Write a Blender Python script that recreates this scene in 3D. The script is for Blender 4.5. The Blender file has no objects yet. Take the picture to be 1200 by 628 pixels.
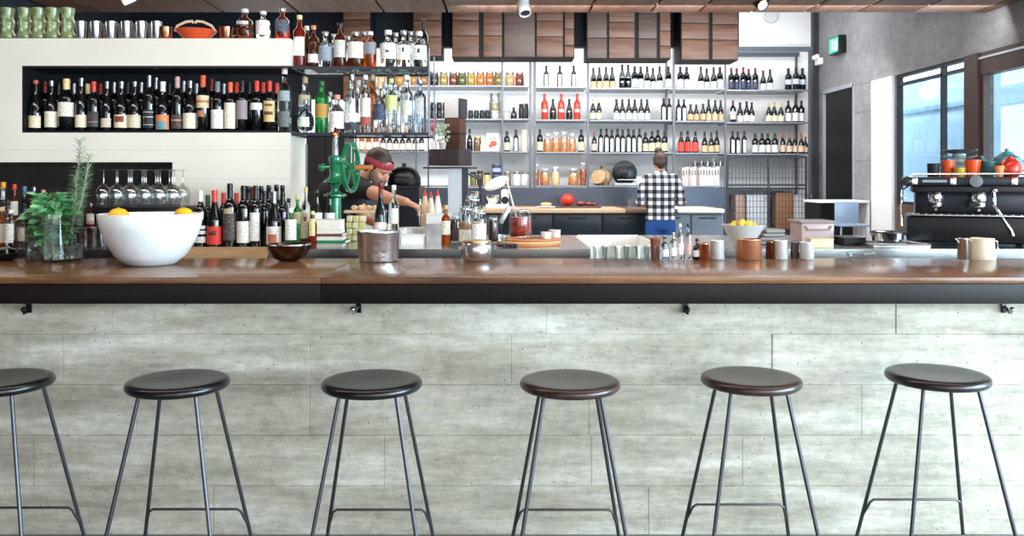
import bpy, bmesh, math, random
from mathutils import Vector, Matrix
random.seed(7)
F = 1000.0; HX = 590.0; HY = 210.0; EZ = 1.4
R = math.radians
COL = bpy.context.scene.collection

def W(px, py, d):
    return Vector(((px-HX)/F*d, d, EZ-(py-HY)/F*d))
def XX(px, d): return (px-HX)/F*d
def ZZ(py, d): return EZ-(py-HY)/F*d
def S(px, d): return px*d/F

# ---------------------------------------------------------------- materials
def lin(h):
    if isinstance(h, str):
        v = [int(h[i:i+2], 16)/255 for i in (0, 2, 4)]
    else:
        v = list(h)
    return tuple([c/12.92 if c <= .04045 else ((c+.055)/1.055)**2.4 for c in v]+[1.0])
MATS = {}
def mat(key, col='808080', rough=.5, metal=0, trans=0, ior=1.45, emit=None, es=0, coat=0, spec=.5, bump=0, bscale=40):
    if key in MATS: return MATS[key]
    m = bpy.data.materials.new(key); m.use_nodes = True
    p = m.node_tree.nodes['Principled BSDF']
    p.inputs['Base Color'].default_value = lin(col)
    p.inputs['Roughness'].default_value = rough
    p.inputs['Metallic'].default_value = metal
    p.inputs['Transmission Weight'].default_value = trans
    p.inputs['IOR'].default_value = ior
    p.inputs['Coat Weight'].default_value = coat
    p.inputs['Specular IOR Level'].default_value = spec
    if emit:
        p.inputs['Emission Color'].default_value = lin(emit)
        p.inputs['Emission Strength'].default_value = es
    nt = m.node_tree; N = nt.nodes; L = nt.links
    if not trans and not emit:
        # small procedural variation in tone
        tc = N.new('ShaderNodeTexCoord'); no = N.new('ShaderNodeTexNoise'); no.inputs['Scale'].default_value = bscale
        no.inputs['Detail'].default_value = 3
        L.new(tc.outputs['Object'], no.inputs['Vector'])
        rp = N.new('ShaderNodeMapRange'); rp.inputs['To Min'].default_value = .85; rp.inputs['To Max'].default_value = 1.12
        L.new(no.outputs['Fac'], rp.inputs['Value'])
        hs = N.new('ShaderNodeHueSaturation'); hs.inputs['Color'].default_value = lin(col)
        L.new(rp.outputs[0], hs.inputs['Value']); L.new(hs.outputs[0], p.inputs['Base Color'])
        if bump:
            bp = N.new('ShaderNodeBump'); bp.inputs['Strength'].default_value = bump; bp.inputs['Distance'].default_value = .01
            L.new(no.outputs['Fac'], bp.inputs['Height']); L.new(bp.outputs[0], p.inputs['Normal'])
    MATS[key] = m
    return m
def thin_glass(key, tint='ffffff', refl=.0, body=.0):
    if key in MATS: return MATS[key]
    m = bpy.data.materials.new(key); m.use_nodes = True
    nt = m.node_tree; N = nt.nodes; L = nt.links
    N.remove(N['Principled BSDF'])
    out = N['Material Output']
    tr = N.new('ShaderNodeBsdfTransparent'); tr.inputs[0].default_value = lin(tint)
    gl = N.new('ShaderNodeBsdfGlossy'); gl.inputs['Roughness'].default_value = .03
    lw = N.new('ShaderNodeLayerWeight'); lw.inputs['Blend'].default_value = .5
    pw = N.new('ShaderNodeMath'); pw.operation = 'POWER'; pw.inputs[1].default_value = 4.5; L.new(lw.outputs['Facing'], pw.inputs[0])
    mr = N.new('ShaderNodeMapRange'); mr.inputs['To Min'].default_value = .03+refl*.5; mr.inputs['To Max'].default_value = .8
    L.new(pw.outputs[0], mr.inputs['Value'])
    mx = N.new('ShaderNodeMixShader')
    L.new(mr.outputs[0], mx.inputs[0]); L.new(tr.outputs[0], mx.inputs[1]); L.new(gl.outputs[0], mx.inputs[2])
    L.new(mx.outputs[0], out.inputs[0])
    MATS[key] = m
    return m
def nodes(m):
    return m.node_tree.nodes, m.node_tree.links, m.node_tree.nodes['Principled BSDF']
def wood(key, c1, c2, rough=.4, axis='X', scale=1.0, coat=0, island=0.0, spec=.5, bump=.12):
    if key in MATS: return MATS[key]
    m = bpy.data.materials.new(key); m.use_nodes = True
    N, L, p = nodes(m)
    tc = N.new('ShaderNodeTexCoord'); mp = N.new('ShaderNodeMapping')
    s = {'X': (1.2, 14, 14), 'Y': (14, 1.2, 14), 'Z': (14, 14, 1.2)}[axis]
    mp.inputs['Scale'].default_value = [v*scale for v in s]
    L.new(tc.outputs['Object'], mp.inputs[0])
    no = N.new('ShaderNodeTexNoise'); no.inputs['Scale'].default_value = 1.6; no.inputs['Detail'].default_value = 8; no.inputs['Roughness'].default_value = .65
    no.inputs['Distortion'].default_value = .6
    L.new(mp.outputs[0], no.inputs['Vector'])
    cr = N.new('ShaderNodeValToRGB')
    cr.color_ramp.elements[0].position = .3; cr.color_ramp.elements[0].color = lin(c1)
    cr.color_ramp.elements[1].position = .7; cr.color_ramp.elements[1].color = lin(c2)
    L.new(no.outputs['Fac'], cr.inputs[0])
    last = cr.outputs[0]
    if island:
        g = N.new('ShaderNodeNewGeometry'); mr = N.new('ShaderNodeMapRange')
        mr.inputs['To Min'].default_value = 1-island; mr.inputs['To Max'].default_value = 1+island
        L.new(g.outputs['Random Per Island'], mr.inputs['Value'])
        hs = N.new('ShaderNodeHueSaturation'); L.new(last, hs.inputs['Color']); L.new(mr.outputs[0], hs.inputs['Value'])
        mr2 = N.new('ShaderNodeMapRange'); mr2.inputs['To Min'].default_value = 1.1; mr2.inputs['To Max'].default_value = .75
        L.new(g.outputs['Random Per Island'], mr2.inputs['Value']); L.new(mr2.outputs[0], hs.inputs['Saturation'])
        last = hs.outputs[0]
    L.new(last, p.inputs['Base Color'])
    mr3 = N.new('ShaderNodeMapRange'); mr3.inputs['To Min'].default_value = rough*.8; mr3.inputs['To Max'].default_value = rough*1.3
    L.new(no.outputs['Fac'], mr3.inputs['Value']); L.new(mr3.outputs[0], p.inputs['Roughness'])
    p.inputs['Coat Weight'].default_value = coat; p.inputs['Specular IOR Level'].default_value = spec
    bp = N.new('ShaderNodeBump'); bp.inputs['Strength'].default_value = bump; bp.inputs['Distance'].default_value = .004
    L.new(no.outputs['Fac'], bp.inputs['Height']); L.new(bp.outputs[0], p.inputs['Normal'])
    MATS[key] = m
    return m
def concrete(key, c1, c2, c3, rough=.85, streak=1.0, island=.05):
    if key in MATS: return MATS[key]
    m = bpy.data.materials.new(key); m.use_nodes = True
    N, L, p = nodes(m)
    tc = N.new('ShaderNodeTexCoord'); mp = N.new('ShaderNodeMapping'); mp.inputs['Scale'].default_value = (1.0, 1.0, 5.0*streak)
    L.new(tc.outputs['Object'], mp.inputs[0])
    n1 = N.new('ShaderNodeTexNoise'); n1.inputs['Scale'].default_value = 1.7; n1.inputs['Detail'].default_value = 9; n1.inputs['Roughness'].default_value = .62
    L.new(mp.outputs[0], n1.inputs['Vector'])
    cr = N.new('ShaderNodeValToRGB'); e = cr.color_ramp.elements
    e[0].position = .25; e[0].color = lin(c1); e[1].position = .72; e[1].color = lin(c3)
    x = e.new(.5); x.color = lin(c2)
    L.new(n1.outputs['Fac'], cr.inputs[0])
    n2 = N.new('ShaderNodeTexNoise'); n2.inputs['Scale'].default_value = 26; n2.inputs['Detail'].default_value = 6; n2.inputs['Roughness'].default_value = .7
    L.new(tc.outputs['Object'], n2.inputs['Vector'])
    n4 = N.new('ShaderNodeTexNoise'); n4.inputs['Scale'].default_value = 7; n4.inputs['Detail'].default_value = 9; n4.inputs['Roughness'].default_value = .7; n4.inputs['Distortion'].default_value = .5
    L.new(mp.outputs[0], n4.inputs['Vector'])
    ad = N.new('ShaderNodeMath'); ad.operation = 'ADD'; L.new(n2.outputs['Fac'], ad.inputs[0]); L.new(n4.outputs['Fac'], ad.inputs[1])
    mr = N.new('ShaderNodeMapRange'); mr.inputs['From Min'].default_value = .7; mr.inputs['From Max'].default_value = 1.3
    mr.inputs['To Min'].default_value = .74; mr.inputs['To Max'].default_value = 1.2
    L.new(ad.outputs[0], mr.inputs['Value'])
    g = N.new('ShaderNodeNewGeometry'); mi = N.new('ShaderNodeMapRange'); mi.inputs['To Min'].default_value = 1-island; mi.inputs['To Max'].default_value = 1+island
    L.new(g.outputs['Random Per Island'], mi.inputs['Value'])
    mu = N.new('ShaderNodeMath'); mu.operation = 'MULTIPLY'; L.new(mr.outputs[0], mu.inputs[0]); L.new(mi.outputs[0], mu.inputs[1])
    hs = N.new('ShaderNodeHueSaturation'); L.new(cr.outputs[0], hs.inputs['Color']); L.new(mu.outputs[0], hs.inputs['Value'])
    # pits
    vo = N.new('ShaderNodeTexVoronoi'); vo.inputs['Scale'].default_value = 22; L.new(tc.outputs['Object'], vo.inputs['Vector'])
    lt = N.new('ShaderNodeMath'); lt.operation = 'LESS_THAN'; lt.inputs[1].default_value = .07; L.new(vo.outputs['Distance'], lt.inputs[0])
    mx = N.new('ShaderNodeMix'); mx.data_type = 'RGBA'; L.new(lt.outputs[0], mx.inputs['Factor'])
    L.new(hs.outputs[0], mx.inputs['A']); mx.inputs['B'].default_value = lin('7a776a')
    L.new(mx.outputs['Result'], p.inputs['Base Color'])
    p.inputs['Roughness'].default_value = rough
    bp = N.new('ShaderNodeBump'); bp.inputs['Strength'].default_value = .5; bp.inputs['Distance'].default_value = .006
    L.new(ad.outputs[0], bp.inputs['Height']); L.new(bp.outputs[0], p.inputs['Normal'])
    MATS[key] = m
    return m
def paper(col):
    key = 'label_paper_'+col
    if key in MATS: return MATS[key]
    m = bpy.data.materials.new(key); m.use_nodes = True
    N, L, p = nodes(m)
    tc = N.new('ShaderNodeTexCoord'); mp = N.new('ShaderNodeMapping'); mp.inputs['Scale'].default_value = (60, 60, 190)
    L.new(tc.outputs['Object'], mp.inputs[0])
    no = N.new('ShaderNodeTexNoise'); no.inputs['Scale'].default_value = 1; no.inputs['Detail'].default_value = 1
    L.new(mp.outputs[0], no.inputs['Vector'])
    gt = N.new('ShaderNodeMath'); gt.operation = 'GREATER_THAN'; gt.inputs[1].default_value = .62; L.new(no.outputs['Fac'], gt.inputs[0])
    mx = N.new('ShaderNodeMix'); mx.data_type = 'RGBA'; L.new(gt.outputs[0], mx.inputs['Factor'])
    c = lin(col); lum = sum(c[:3])/3
    mx.inputs['A'].default_value = c
    mx.inputs['B'].default_value = tuple([v*.62 for v in c[:3]]+[1]) if lum > .15 else tuple([min(1, v*2+.1) for v in c[:3]]+[1])
    L.new(mx.outputs['Result'], p.inputs['Base Color']); p.inputs['Roughness'].default_value = .6
    MATS[key] = m
    return m
def food(key, c1, c2, rough=.25, scale=60, k=1.0):
    if key in MATS: return MATS[key]
    m = bpy.data.materials.new(key); m.use_nodes = True
    N, L, p = nodes(m)
    tc = N.new('ShaderNodeTexCoord'); vo = N.new('ShaderNodeTexVoronoi'); vo.inputs['Scale'].default_value = scale
    L.new(tc.outputs['Object'], vo.inputs['Vector'])
    cr = N.new('ShaderNodeValToRGB'); a_, b_ = [tuple([v*k for v in lin(c)[:3]]+[1]) for c in (c1, c2)]; cr.color_ramp.elements[0].color = a_; cr.color_ramp.elements[1].color = b_; cr.color_ramp.elements[1].position = .7
    L.new(vo.outputs['Distance'], cr.inputs[0]); L.new(cr.outputs[0], p.inputs['Base Color'])
    p.inputs['Roughness'].default_value = rough; p.inputs['Coat Weight'].default_value = .4
    MATS[key] = m
    return m

steel = mat('stainless_steel', 'c9c7c6', .22, 1)
chrome = mat('chrome', 'e6e6e8', .1, 1)
dsteel = mat('dark_steel', '3a3d45', .35, .7)
postm = mat('shelf_metal', '5a5d63', .4, .6)
black = mat('black_plastic', '101114', .35)
blackm = mat('matte_black', '0c0d10', .6)
white = mat('white_gloss', 'f2f1ee', .35)
copper = mat('copper', 'd08a60', .2, 1)
brass = mat('brass', 'c9a060', .25, 1)
navy = mat('navy_paint', '18202e', .5)
blk_glass = mat('dark_bottle_glass', '07090b', .06, coat=.5, spec=.6)
grn_glass = mat('dark_green_bottle_glass', '0d1a10', .06, coat=.5)
clear = mat('clear_bottle_glass', 'f4fbfa', .02, trans=1, ior=1.33)
greeng = mat('green_bottle_glass', '2fa050', .03, trans=.85, ior=1.35)
amber = mat('amber_bottle_glass', 'c4641c', .03, trans=.8, ior=1.34)
redliq = mat('red_bottle_glass', '8c2c1c', .03, trans=.6, ior=1.34)
brownliq = mat('brown_bottle_glass', '5a2c18', .04, trans=.5, ior=1.34)
bluegl = mat('pale_blue_bottle_glass', 'c4d8ec', .03, trans=1, ior=1.33)
pane = thin_glass('window_pane_glass', 'dfeef5', .03)
tglass = thin_glass('drinking_glass', 'f2f6f6', .08)
skin = mat('skin', 'd3977a', .5)
# ---------------------------------------------------------------- mesh builder
class B:
    def __init__(s): s.bm = bmesh.new()
    def box(s, c, sz, bev=0, rz=0, rx=0, ry=0, taper=None, seg=2):
        g = bmesh.ops.create_cube(s.bm, size=1)
        vs = g['verts']
        for v in vs:
            k = 1
            if taper and v.co.z > 0: k = taper
            v.co = Vector((v.co.x*sz[0]*k, v.co.y*sz[1]*k, v.co.z*sz[2]))
        if bev:
            es = list({e for v in vs for e in v.link_edges})
            r = bmesh.ops.bevel(s.bm, geom=es+vs, offset=bev, segments=seg, profile=.6, affect='EDGES', clamp_overlap=True)
            vs = [v for v in r['verts']]
            vs = list({v for f in r['faces'] for v in f.verts} | set(v for v in vs if v.is_valid))
        M = Matrix.Translation(c) @ Matrix.Rotation(rz, 4, 'Z') @ Matrix.Rotation(ry, 4, 'Y') @ Matrix.Rotation(rx, 4, 'X')
        bmesh.ops.transform(s.bm, matrix=M, verts=[v for v in vs if v.is_valid])
        return s
    def bx(s, x0, x1, y0, y1, z0, z1, bev=0):
        return s.box(((x0+x1)/2, (y0+y1)/2, (z0+z1)/2), (abs(x1-x0), abs(y1-y0), abs(z1-z0)), bev)
    def lathe(s, prof, c=(0, 0, 0), n=20, a0=0, a1=2*math.pi, M=None, cap=True, sx=1, sy=1):
        full = abs((a1-a0)-2*math.pi) < 1e-6
        cols = []
        k = n if full else n+1
        for i in range(k):
            a = a0+(a1-a0)*i/n
            cols.append([s.bm.verts.new((math.cos(a)*r*sx, math.sin(a)*r*sy, z)) for r, z in prof])
        fs = []
        for i in range(n):
            A = cols[i]; Bc = cols[(i+1) % k]
            for j in range(len(prof)-1):
                try: fs.append(s.bm.faces.new((A[j], Bc[j], Bc[j+1], A[j+1])))
                except Exception: pass
        if cap and full:
            for j, rev in ((0, True), (len(prof)-1, False)):
                if prof[j][0] > 1e-5:
                    l = [cc[j] for cc in cols]
                    if rev: l.reverse()
                    s.bm.faces.new(l)
        vs = [v for cc in cols for v in cc]
        T = Matrix.Translation(c)
        if M is not None: T = T @ M
        bmesh.ops.transform(s.bm, matrix=T, verts=vs)
        return s
    def cyl(s, c, r, h, n=20, r2=None, M=None, bev=0):
        r2 = r if r2 is None else r2
        if bev:
            return s.lathe([(r-bev, 0), (r-.3*bev, .3*bev), (r, bev), (r2, h-bev), (r2-.3*bev, h-.3*bev), (r2-bev, h)], c, n, M=M)
        return s.lathe([(r, 0), (r2, h)], c, n, M=M)
    def tube(s, pts, r, n=8, closed=False, radii=None):
        pts = [Vector(p) for p in pts]
        m = len(pts); rings = []
        up = Vector((0, 0, 1))
        for i, p in enumerate(pts):
            if closed: d = pts[(i+1) % m]-pts[i-1]
            else: d = (pts[min(i+1, m-1)]-pts[max(i-1, 0)])
            d.normalize()
            u = d.cross(up)
            if u.length < 1e-3: u = d.cross(Vector((0, 1, 0)))
            u.normalize(); w = u.cross(d)
            rr = radii[i] if radii else r
            rings.append([s.bm.verts.new(p+u*math.cos(2*math.pi*k/n)*rr+w*math.sin(2*math.pi*k/n)*rr) for k in range(n)])
        for i in range(m if closed else m-1):
            A = rings[i]; C = rings[(i+1) % m]
            for k in range(n):
                s.bm.faces.new((A[k], A[(k+1) % n], C[(k+1) % n], C[k]))
        if not closed:
            s.bm.faces.new(rings[0][::-1]); s.bm.faces.new(rings[-1])
        return s
    def ball(s, c, r, sx=1, sy=1, sz=1, u=16, v=10, M=None):
        g = bmesh.ops.create_uvsphere(s.bm, u_segments=u, v_segments=v, radius=r)
        T = Matrix.Translation(c)
        if M is not None: T = T @ M
        bmesh.ops.transform(s.bm, matrix=T @ Matrix.Diagonal((sx, sy, sz, 1)), verts=g['verts'])
        return s
    def mesh(s, name, m, ang=35):
        bmesh.ops.recalc_face_normals(s.bm, faces=s.bm.faces)
        me = bpy.data.meshes.new(name); s.bm.to_mesh(me); s.bm.free()
        for k in (m if isinstance(m, (list, tuple)) else [m]): me.materials.append(k)
        me.shade_smooth(); me.set_sharp_from_angle(angle=R(ang))
        return me
    def obj(s, name, m, parent=None, loc=(0, 0, 0), rz=0, label=None, ang=35):
        return link(name, s.mesh(name, m, ang), parent, loc, rz, label)
def link(name, me, parent=None, loc=(0, 0, 0), rz=0, label=None):
    o = bpy.data.objects.new(name, me); COL.objects.link(o)
    o.location = loc; o.rotation_euler = (0, 0, rz)
    if parent: o.parent = parent
    if label: o['label'] = label
    return o
def tag(o, label, cat, group=None, kind=None):
    o['label'] = label; o['category'] = cat
    if group: o['group'] = group
    if kind: o['kind'] = kind
    return o
def thing(name, label, cat, loc=(0, 0, 0), rz=0, group=None):
    o = bpy.data.objects.new(name, None); COL.objects.link(o); o.empty_display_size = .05
    o.location = loc; o.rotation_euler = (0, 0, rz)
    return tag(o, label, cat, group)
def struct(name, b, m, parent=None, ang=35):
    o = b.obj(name, m, parent, ang=ang)
    if not parent: o['kind'] = 'structure'
    return o
def copy_thing(root, loc=None, rz=None, label=None, group=None):
    r = root.copy(); COL.objects.link(r)
    if loc is not None: r.location = loc
    if rz is not None: r.rotation_euler = (0, 0, rz)
    if label: r['label'] = label
    if group: r['group'] = group
    for ch in list(root.children):
        c = ch.copy(); COL.objects.link(c); c.parent = r
        for g in ch.children:
            d = g.copy(); COL.objects.link(d); d.parent = c
    return r
ORD = ['zero', 'first', 'second', 'third', 'fourth', 'fifth', 'sixth', 'seventh', 'eighth', 'ninth', 'tenth', 'eleventh', 'twelfth',
       'thirteenth', 'fourteenth', 'fifteenth', 'sixteenth', 'seventeenth', 'eighteenth', 'nineteenth', 'twentieth', 'twenty-first',
       'twenty-second', 'twenty-third', 'twenty-fourth', 'twenty-fifth', 'twenty-sixth', 'twenty-seventh', 'twenty-eighth']
# ================================================================= SETTING
XR = 4.27; XL = -3.9; DB = 11.65
conc = concrete('board_formed_concrete', '908777', 'bab2a1', 'dcd6ca', streak=1.2, island=.04)
concw = concrete('wall_concrete', '78777b', '89888c', '98979b', streak=.3, island=0)
whitew = mat('white_painted_board', 'ece4d6', .55, bscale=2, bump=.05)
kitchw = mat('kitchen_wall_white', 'f0f2f3', .5, bscale=1.2)
dpanel = wood('dark_wood_panelling', '1d1816', '2c2421', .5, 'Z', 1)

b = B(); b.bx(XL-.2, XR+.3, -4, DB+.2, -.1, 0); struct('floor', b, mat('floor_concrete', '8a8784', .45, bscale=3))
b = B(); b.bx(XL-.2, XR+.25, DB, DB+.2, 0, 4.0); struct('wall_back', b, kitchw)
b = B(); b.bx(XL-.2, XL, -4, DB, 0, 4.0); struct('wall_left', b, mat('left_wall_paint', '20242c', .6, bscale=2))
# right wall with a doorway and two window openings
d0, d1 = XR/.375, XR/.411       # door jambs (far, near)
wA1, wA0 = 9.3, 7.86
wB1, wB0 = 7.64, 5.2
wC1, wC0 = 5.0, -3.2
b = B(); t = .09
b.bx(XR, XR+t, d0, DB, 0, 4.0); b.bx(XR, XR+t, d1, d0, 2.56, 4.0)
b.bx(XR, XR+t, wA1, d1, 0, 4.0); b.bx(XR, XR+t, -4, wA1, 2.53, 4.0)
b.bx(XR, XR+t, wB0-.2, wB0, 0, 2.53); b.bx(XR, XR+t, -4, wC0, 0, 2.53)
struct('wall_right', b, concw)
# joints in the concrete
b = B()
for z in (2.555, 1.62):
    if z > 2: b.bx(XR-.004, XR, d0-.0, DB, z, z+.008)
b.bx(XR-.004, XR, wA1+.02, d1-.02, 1.62, 1.627); b.bx(XR-.004, XR, wA1+.02, d1-.02, 2.2, 2.207)
b.bx(XR-.004, XR, wA1, d1+.0, 2.53, 2.538)
struct('trim_1', b, mat('joint_grey', '7d7d82', .8))
# far right corner column, dark edge
b = B(); b.bx(XR-.075, XR-.002, DB-.1, DB-.002, 0, 3.75); struct('trim_2', b, mat('dark_corner_trim', '34373d', .5))
# door
dr = bpy.data.objects.new('door_1', None); COL.objects.link(dr); dr['kind'] = 'structure'
b = B(); b.bx(XR+.02, XR+.07, d1+.03, d0-.03, 0, 2.53); b.obj('door_leaf', mat('door_black', '090a0f', .5), dr)
b = B(); b.bx(XR-.012, XR+.03, d0-.03, d0+.02, 0, 2.58); b.bx(XR-.012, XR+.03, d1-.012, d1+.028, 0, 2.58); b.bx(XR-.012, XR+.03, d1, d0, 2.53, 2.58)
b.obj('door_frame', mat('door_frame_grey', '9fa3ab', .4), dr)
# white reveal board between concrete pier and glazing
b = B(); b.bx(XR-.03, XR-.002, 9.32, 9.84, 0, 2.53); struct('trim_3', b, mat('white_reveal', 'f4f5f7', .25, bscale=1))
brownf = wood('brown_window_frame', '33231f', '4a332b', .45, 'Z', 1)
dkf = mat('dark_window_frame', '22242a', .4)
# window 1 : two tall panes over a brown lower panel
wn = bpy.data.objects.new('window_1', None); COL.objects.link(wn); wn['kind'] = 'structure'
zb = 1.16
b = B()
b.bx(XR+.02, XR+.07, wA0, wA1, 2.50, 2.53); b.bx(XR+.02, XR+.07, wA0, wA1, zb-.03, zb)
b.bx(XR+.02, XR+.07, wA1-.03, wA1, zb, 2.5); b.bx(XR+.02, XR+.07, wA0, wA0+.03, zb, 2.5)
b.bx(XR+.02, XR+.07, 8.34, 8.38, zb, 2.5); b.bx(XR+.02, XR+.07, wA0+.03, wA1-.03, 2.41, 2.44)
b.obj('window_frame', dkf, wn)
b = B(); b.bx(XR+.04, XR+.05, wA0+.03, 8.34, zb, 2.41); b.obj('pane', pane, wn)
b = B(); b.bx(XR+.04, XR+.05, 8.38, wA1-.03, zb, 2.41); b.obj('pane', pane, wn)
b = B(); b.bx(XR+.02, XR+.06, wA0, wA1-.0, 0, zb-.03); b.obj('lower_panel', wood('brown_panel', '5c4538', '6f5546', .4, 'Z', 1), wn)
# window post
b = B(); b.bx(XR-.03, XR+.12, wB1, wA0, 0, 2.53); struct('trim_4', b, brownf)
# window 2
def bigwin(nm, y0, y1):
    w = bpy.data.objects.new(nm, None); COL.objects.link(w); w['kind'] = 'structure'
    b = B()
    b.bx(XR-.01, XR+.09, y0, y1, 2.33, 2.53); b.bx(XR, XR+.08, y0, y1, .0, .12)
    b.bx(XR, XR+.08, y1-.05, y1, .12, 2.33); b.bx(XR, XR+.08, y0, y0+.05, .12, 2.33); b.obj('window_frame', brownf, w)
    b = B(); b.bx(XR-.02, XR-.01, y0, y1, 2.47, 2.49); b.obj('head_trim', mat('light_metal_trim', 'b9bcc2', .3, .6), w)
    b = B(); b.bx(XR+.03, XR+.04, y0+.05, y1-.05, .12, 2.33); b.obj('pane', pane, w)
bigwin('window_2', wB0, wB1); bigwin('window_3', wC0, wC1)
# outside: pale facade, pavement, glowing ball for a pane reflection
b = B(); b.bx(XR+.1, 14, -6, 16, -.12, -.02); struct('ground_outside', b, mat('pavement', 'b8b6b2', .8))
b = B(); b.bx(5.6, 5.8, 9.95, 13.5, 0, 3.6); struct('wall_outside', b, mat('pale_blue_render', 'cfe6f4', .6, bscale=1))
b = B(); b.bx(5.57, 5.6, 9.95, 13.5, 2.3, 2.36); struct('trim_5', b, mat('facade_band', 'a9c8dc', .6))
b = B(); b.ball((5.5, 5.5/.495, 1.4+.102*5.5/.495), .085); b.cyl((5.5, 5.5/.495, 1.4+.102*5.5/.495+.07), .03, .03, 12)
b.tube([(5.5, 5.5/.495, 2.63), (5.5, 5.5/.495, 2.66), (5.595, 5.5/.495, 2.66)], .012)
o = b.obj('reflection_ball', mat('reflection_glow', 'ffffff', .3, emit='ffffff', es=2.5)); tag(o, 'small white glowing ball for a pane reflection, by pale blue wall outside window', 'reflection')  # glowing ball stands in for a reflection in the window pane
b = B(); b.bx(8.3, 8.6, 9, 19, 2.65, 2.95); b.bx(8.3, 8.4, 9.3, 9.42, 0, 2.65); b.bx(8.3, 8.4, 17, 17.2, 0, 2.65)
struct('awning_outside', b, mat('eave_blue', 'c8dcf0', .5))

# ceiling: wood boards with dark grooves
gap = [-60, 20, 120, 262, 350, 450, 524, 607, 690, 762, 818, 880, 943, 1003, 1068, 1140, 1165]
dE = 7.52
b = B()
xs = [XX(g, dE) for g in gap]; xs[0] = XL+.01; xs[-1] = XR-.005
for i in range(len(xs)-1):
    y = -4+random.random(); y0 = -4
    while y0 < dE:
        y1 = min(dE, y0+1.6+random.random()*2.4)
        if dE-y1 < .5: y1 = dE
        b.bx(xs[i]+.012, xs[i+1]-.012, y0+.004, y1-.004, 2.87, 2.90)
        y0 = y1
struct('ceiling', b, wood('ceiling_walnut', '5a3b2e', '9a7058', .45, 'Y', 1, island=.35))
b = B(); b.bx(XL, XR-.001, -4, dE-.01, 2.905, 3.02); struct('trim_6', b, mat('ceiling_dark_backing', '0e0e12', .8))
b = B(); b.bx(XL, XR, -4, DB, 4.0, 4.15); struct('ceiling_upper', b, mat('upper_ceiling', '9a9da2', .7))
# board formed concrete bar front
DF = 3.36
b = B()
rows = [(.79, .935, [131, 640, 1050]), (.591, .79, [73, 363, 599, 905]), (.392, .591, [160, 363, 690, 1010]), (.193, .392, [40, 450, 693, 870]), (0, .193, [250, 760])]
for z0, z1, js in rows:
    e = [XL+.05]+[XX(j, DF) for j in js]+[3.3]
    for i in range(len(e)-1):
        off = random.uniform(-.002, .002)
        b.box(((e[i]+e[i+1])/2, DF+.1+off, (z0+z1)/2), (e[i+1]-e[i]-.0015, .2, z1-z0-.0018), .001, seg=1)
b.bx(XL+.06, 3.29, DF+.0045, DF+.19, 0, .93)
bar = thing('bar_counter', 'long bar with thick dark timber top over pale board-marked concrete front', 'bar counter', (0, DF, 0))
def wp(o, root):
    o.parent = root; o.matrix_parent_inverse = Matrix.Translation(-root.location); return o
wp(b.obj('concrete_front', conc), bar)
topw = wood('bar_top_timber', '4c2d1b', '92633f', .19, 'X', 1.0, spec=.35, bump=.02)
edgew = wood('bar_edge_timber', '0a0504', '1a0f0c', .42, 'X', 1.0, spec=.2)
DT0, DT1, ZT = 3.185, 3.95, 1.034
b = B()
for x0, x1 in ((XL+.03, XX(376, DT0)), (XX(376, DT0), 3.32)):
    b.box(((x0+x1)/2, (DT0+DT1)/2, ZT-.012), (x1-x0-.001, DT1-DT0, .024), .003)
wp(b.obj('timber_top', topw), bar)
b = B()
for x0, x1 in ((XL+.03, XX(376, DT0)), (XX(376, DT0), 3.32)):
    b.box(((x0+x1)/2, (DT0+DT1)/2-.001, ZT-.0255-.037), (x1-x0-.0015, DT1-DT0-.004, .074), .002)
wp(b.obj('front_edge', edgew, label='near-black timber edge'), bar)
# bag hooks
hk_m = mat('hook_metal', '2a2a2c', .3, .8)
for i, (px, place) in enumerate([(30, 'above the far left stool'), (420, 'above the third stool'), (805, 'between fourth and fifth stools'), (1180, 'at the far right')]):
    x = XX(px, 3.33)
    root = thing('bag_hook', 'small metal bag hook under bar edge, '+place, 'hook', (x, DF-.003, .90), rz=(0, -.5, 0, .3)[i], group='bag hooks under the bar')
    b = B(); b.box((0, -.004, 0), (.022, .006, .05), .002); b.obj('back_plate', hk_m, root)
    b = B(); b.tube([(0, -.006, .0), (0, -.018, -.006), (0, -.028, -.022), (.0, -.038, -.022), (0, -.042, -.008)], .0055, 8); b.ball((0, -.042, -.006), .010)
    b.obj('hook_arm', mat('hook_bright', 'c8c8c8', .25, 1) if i in (1, 3) else hk_m, root)

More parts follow.
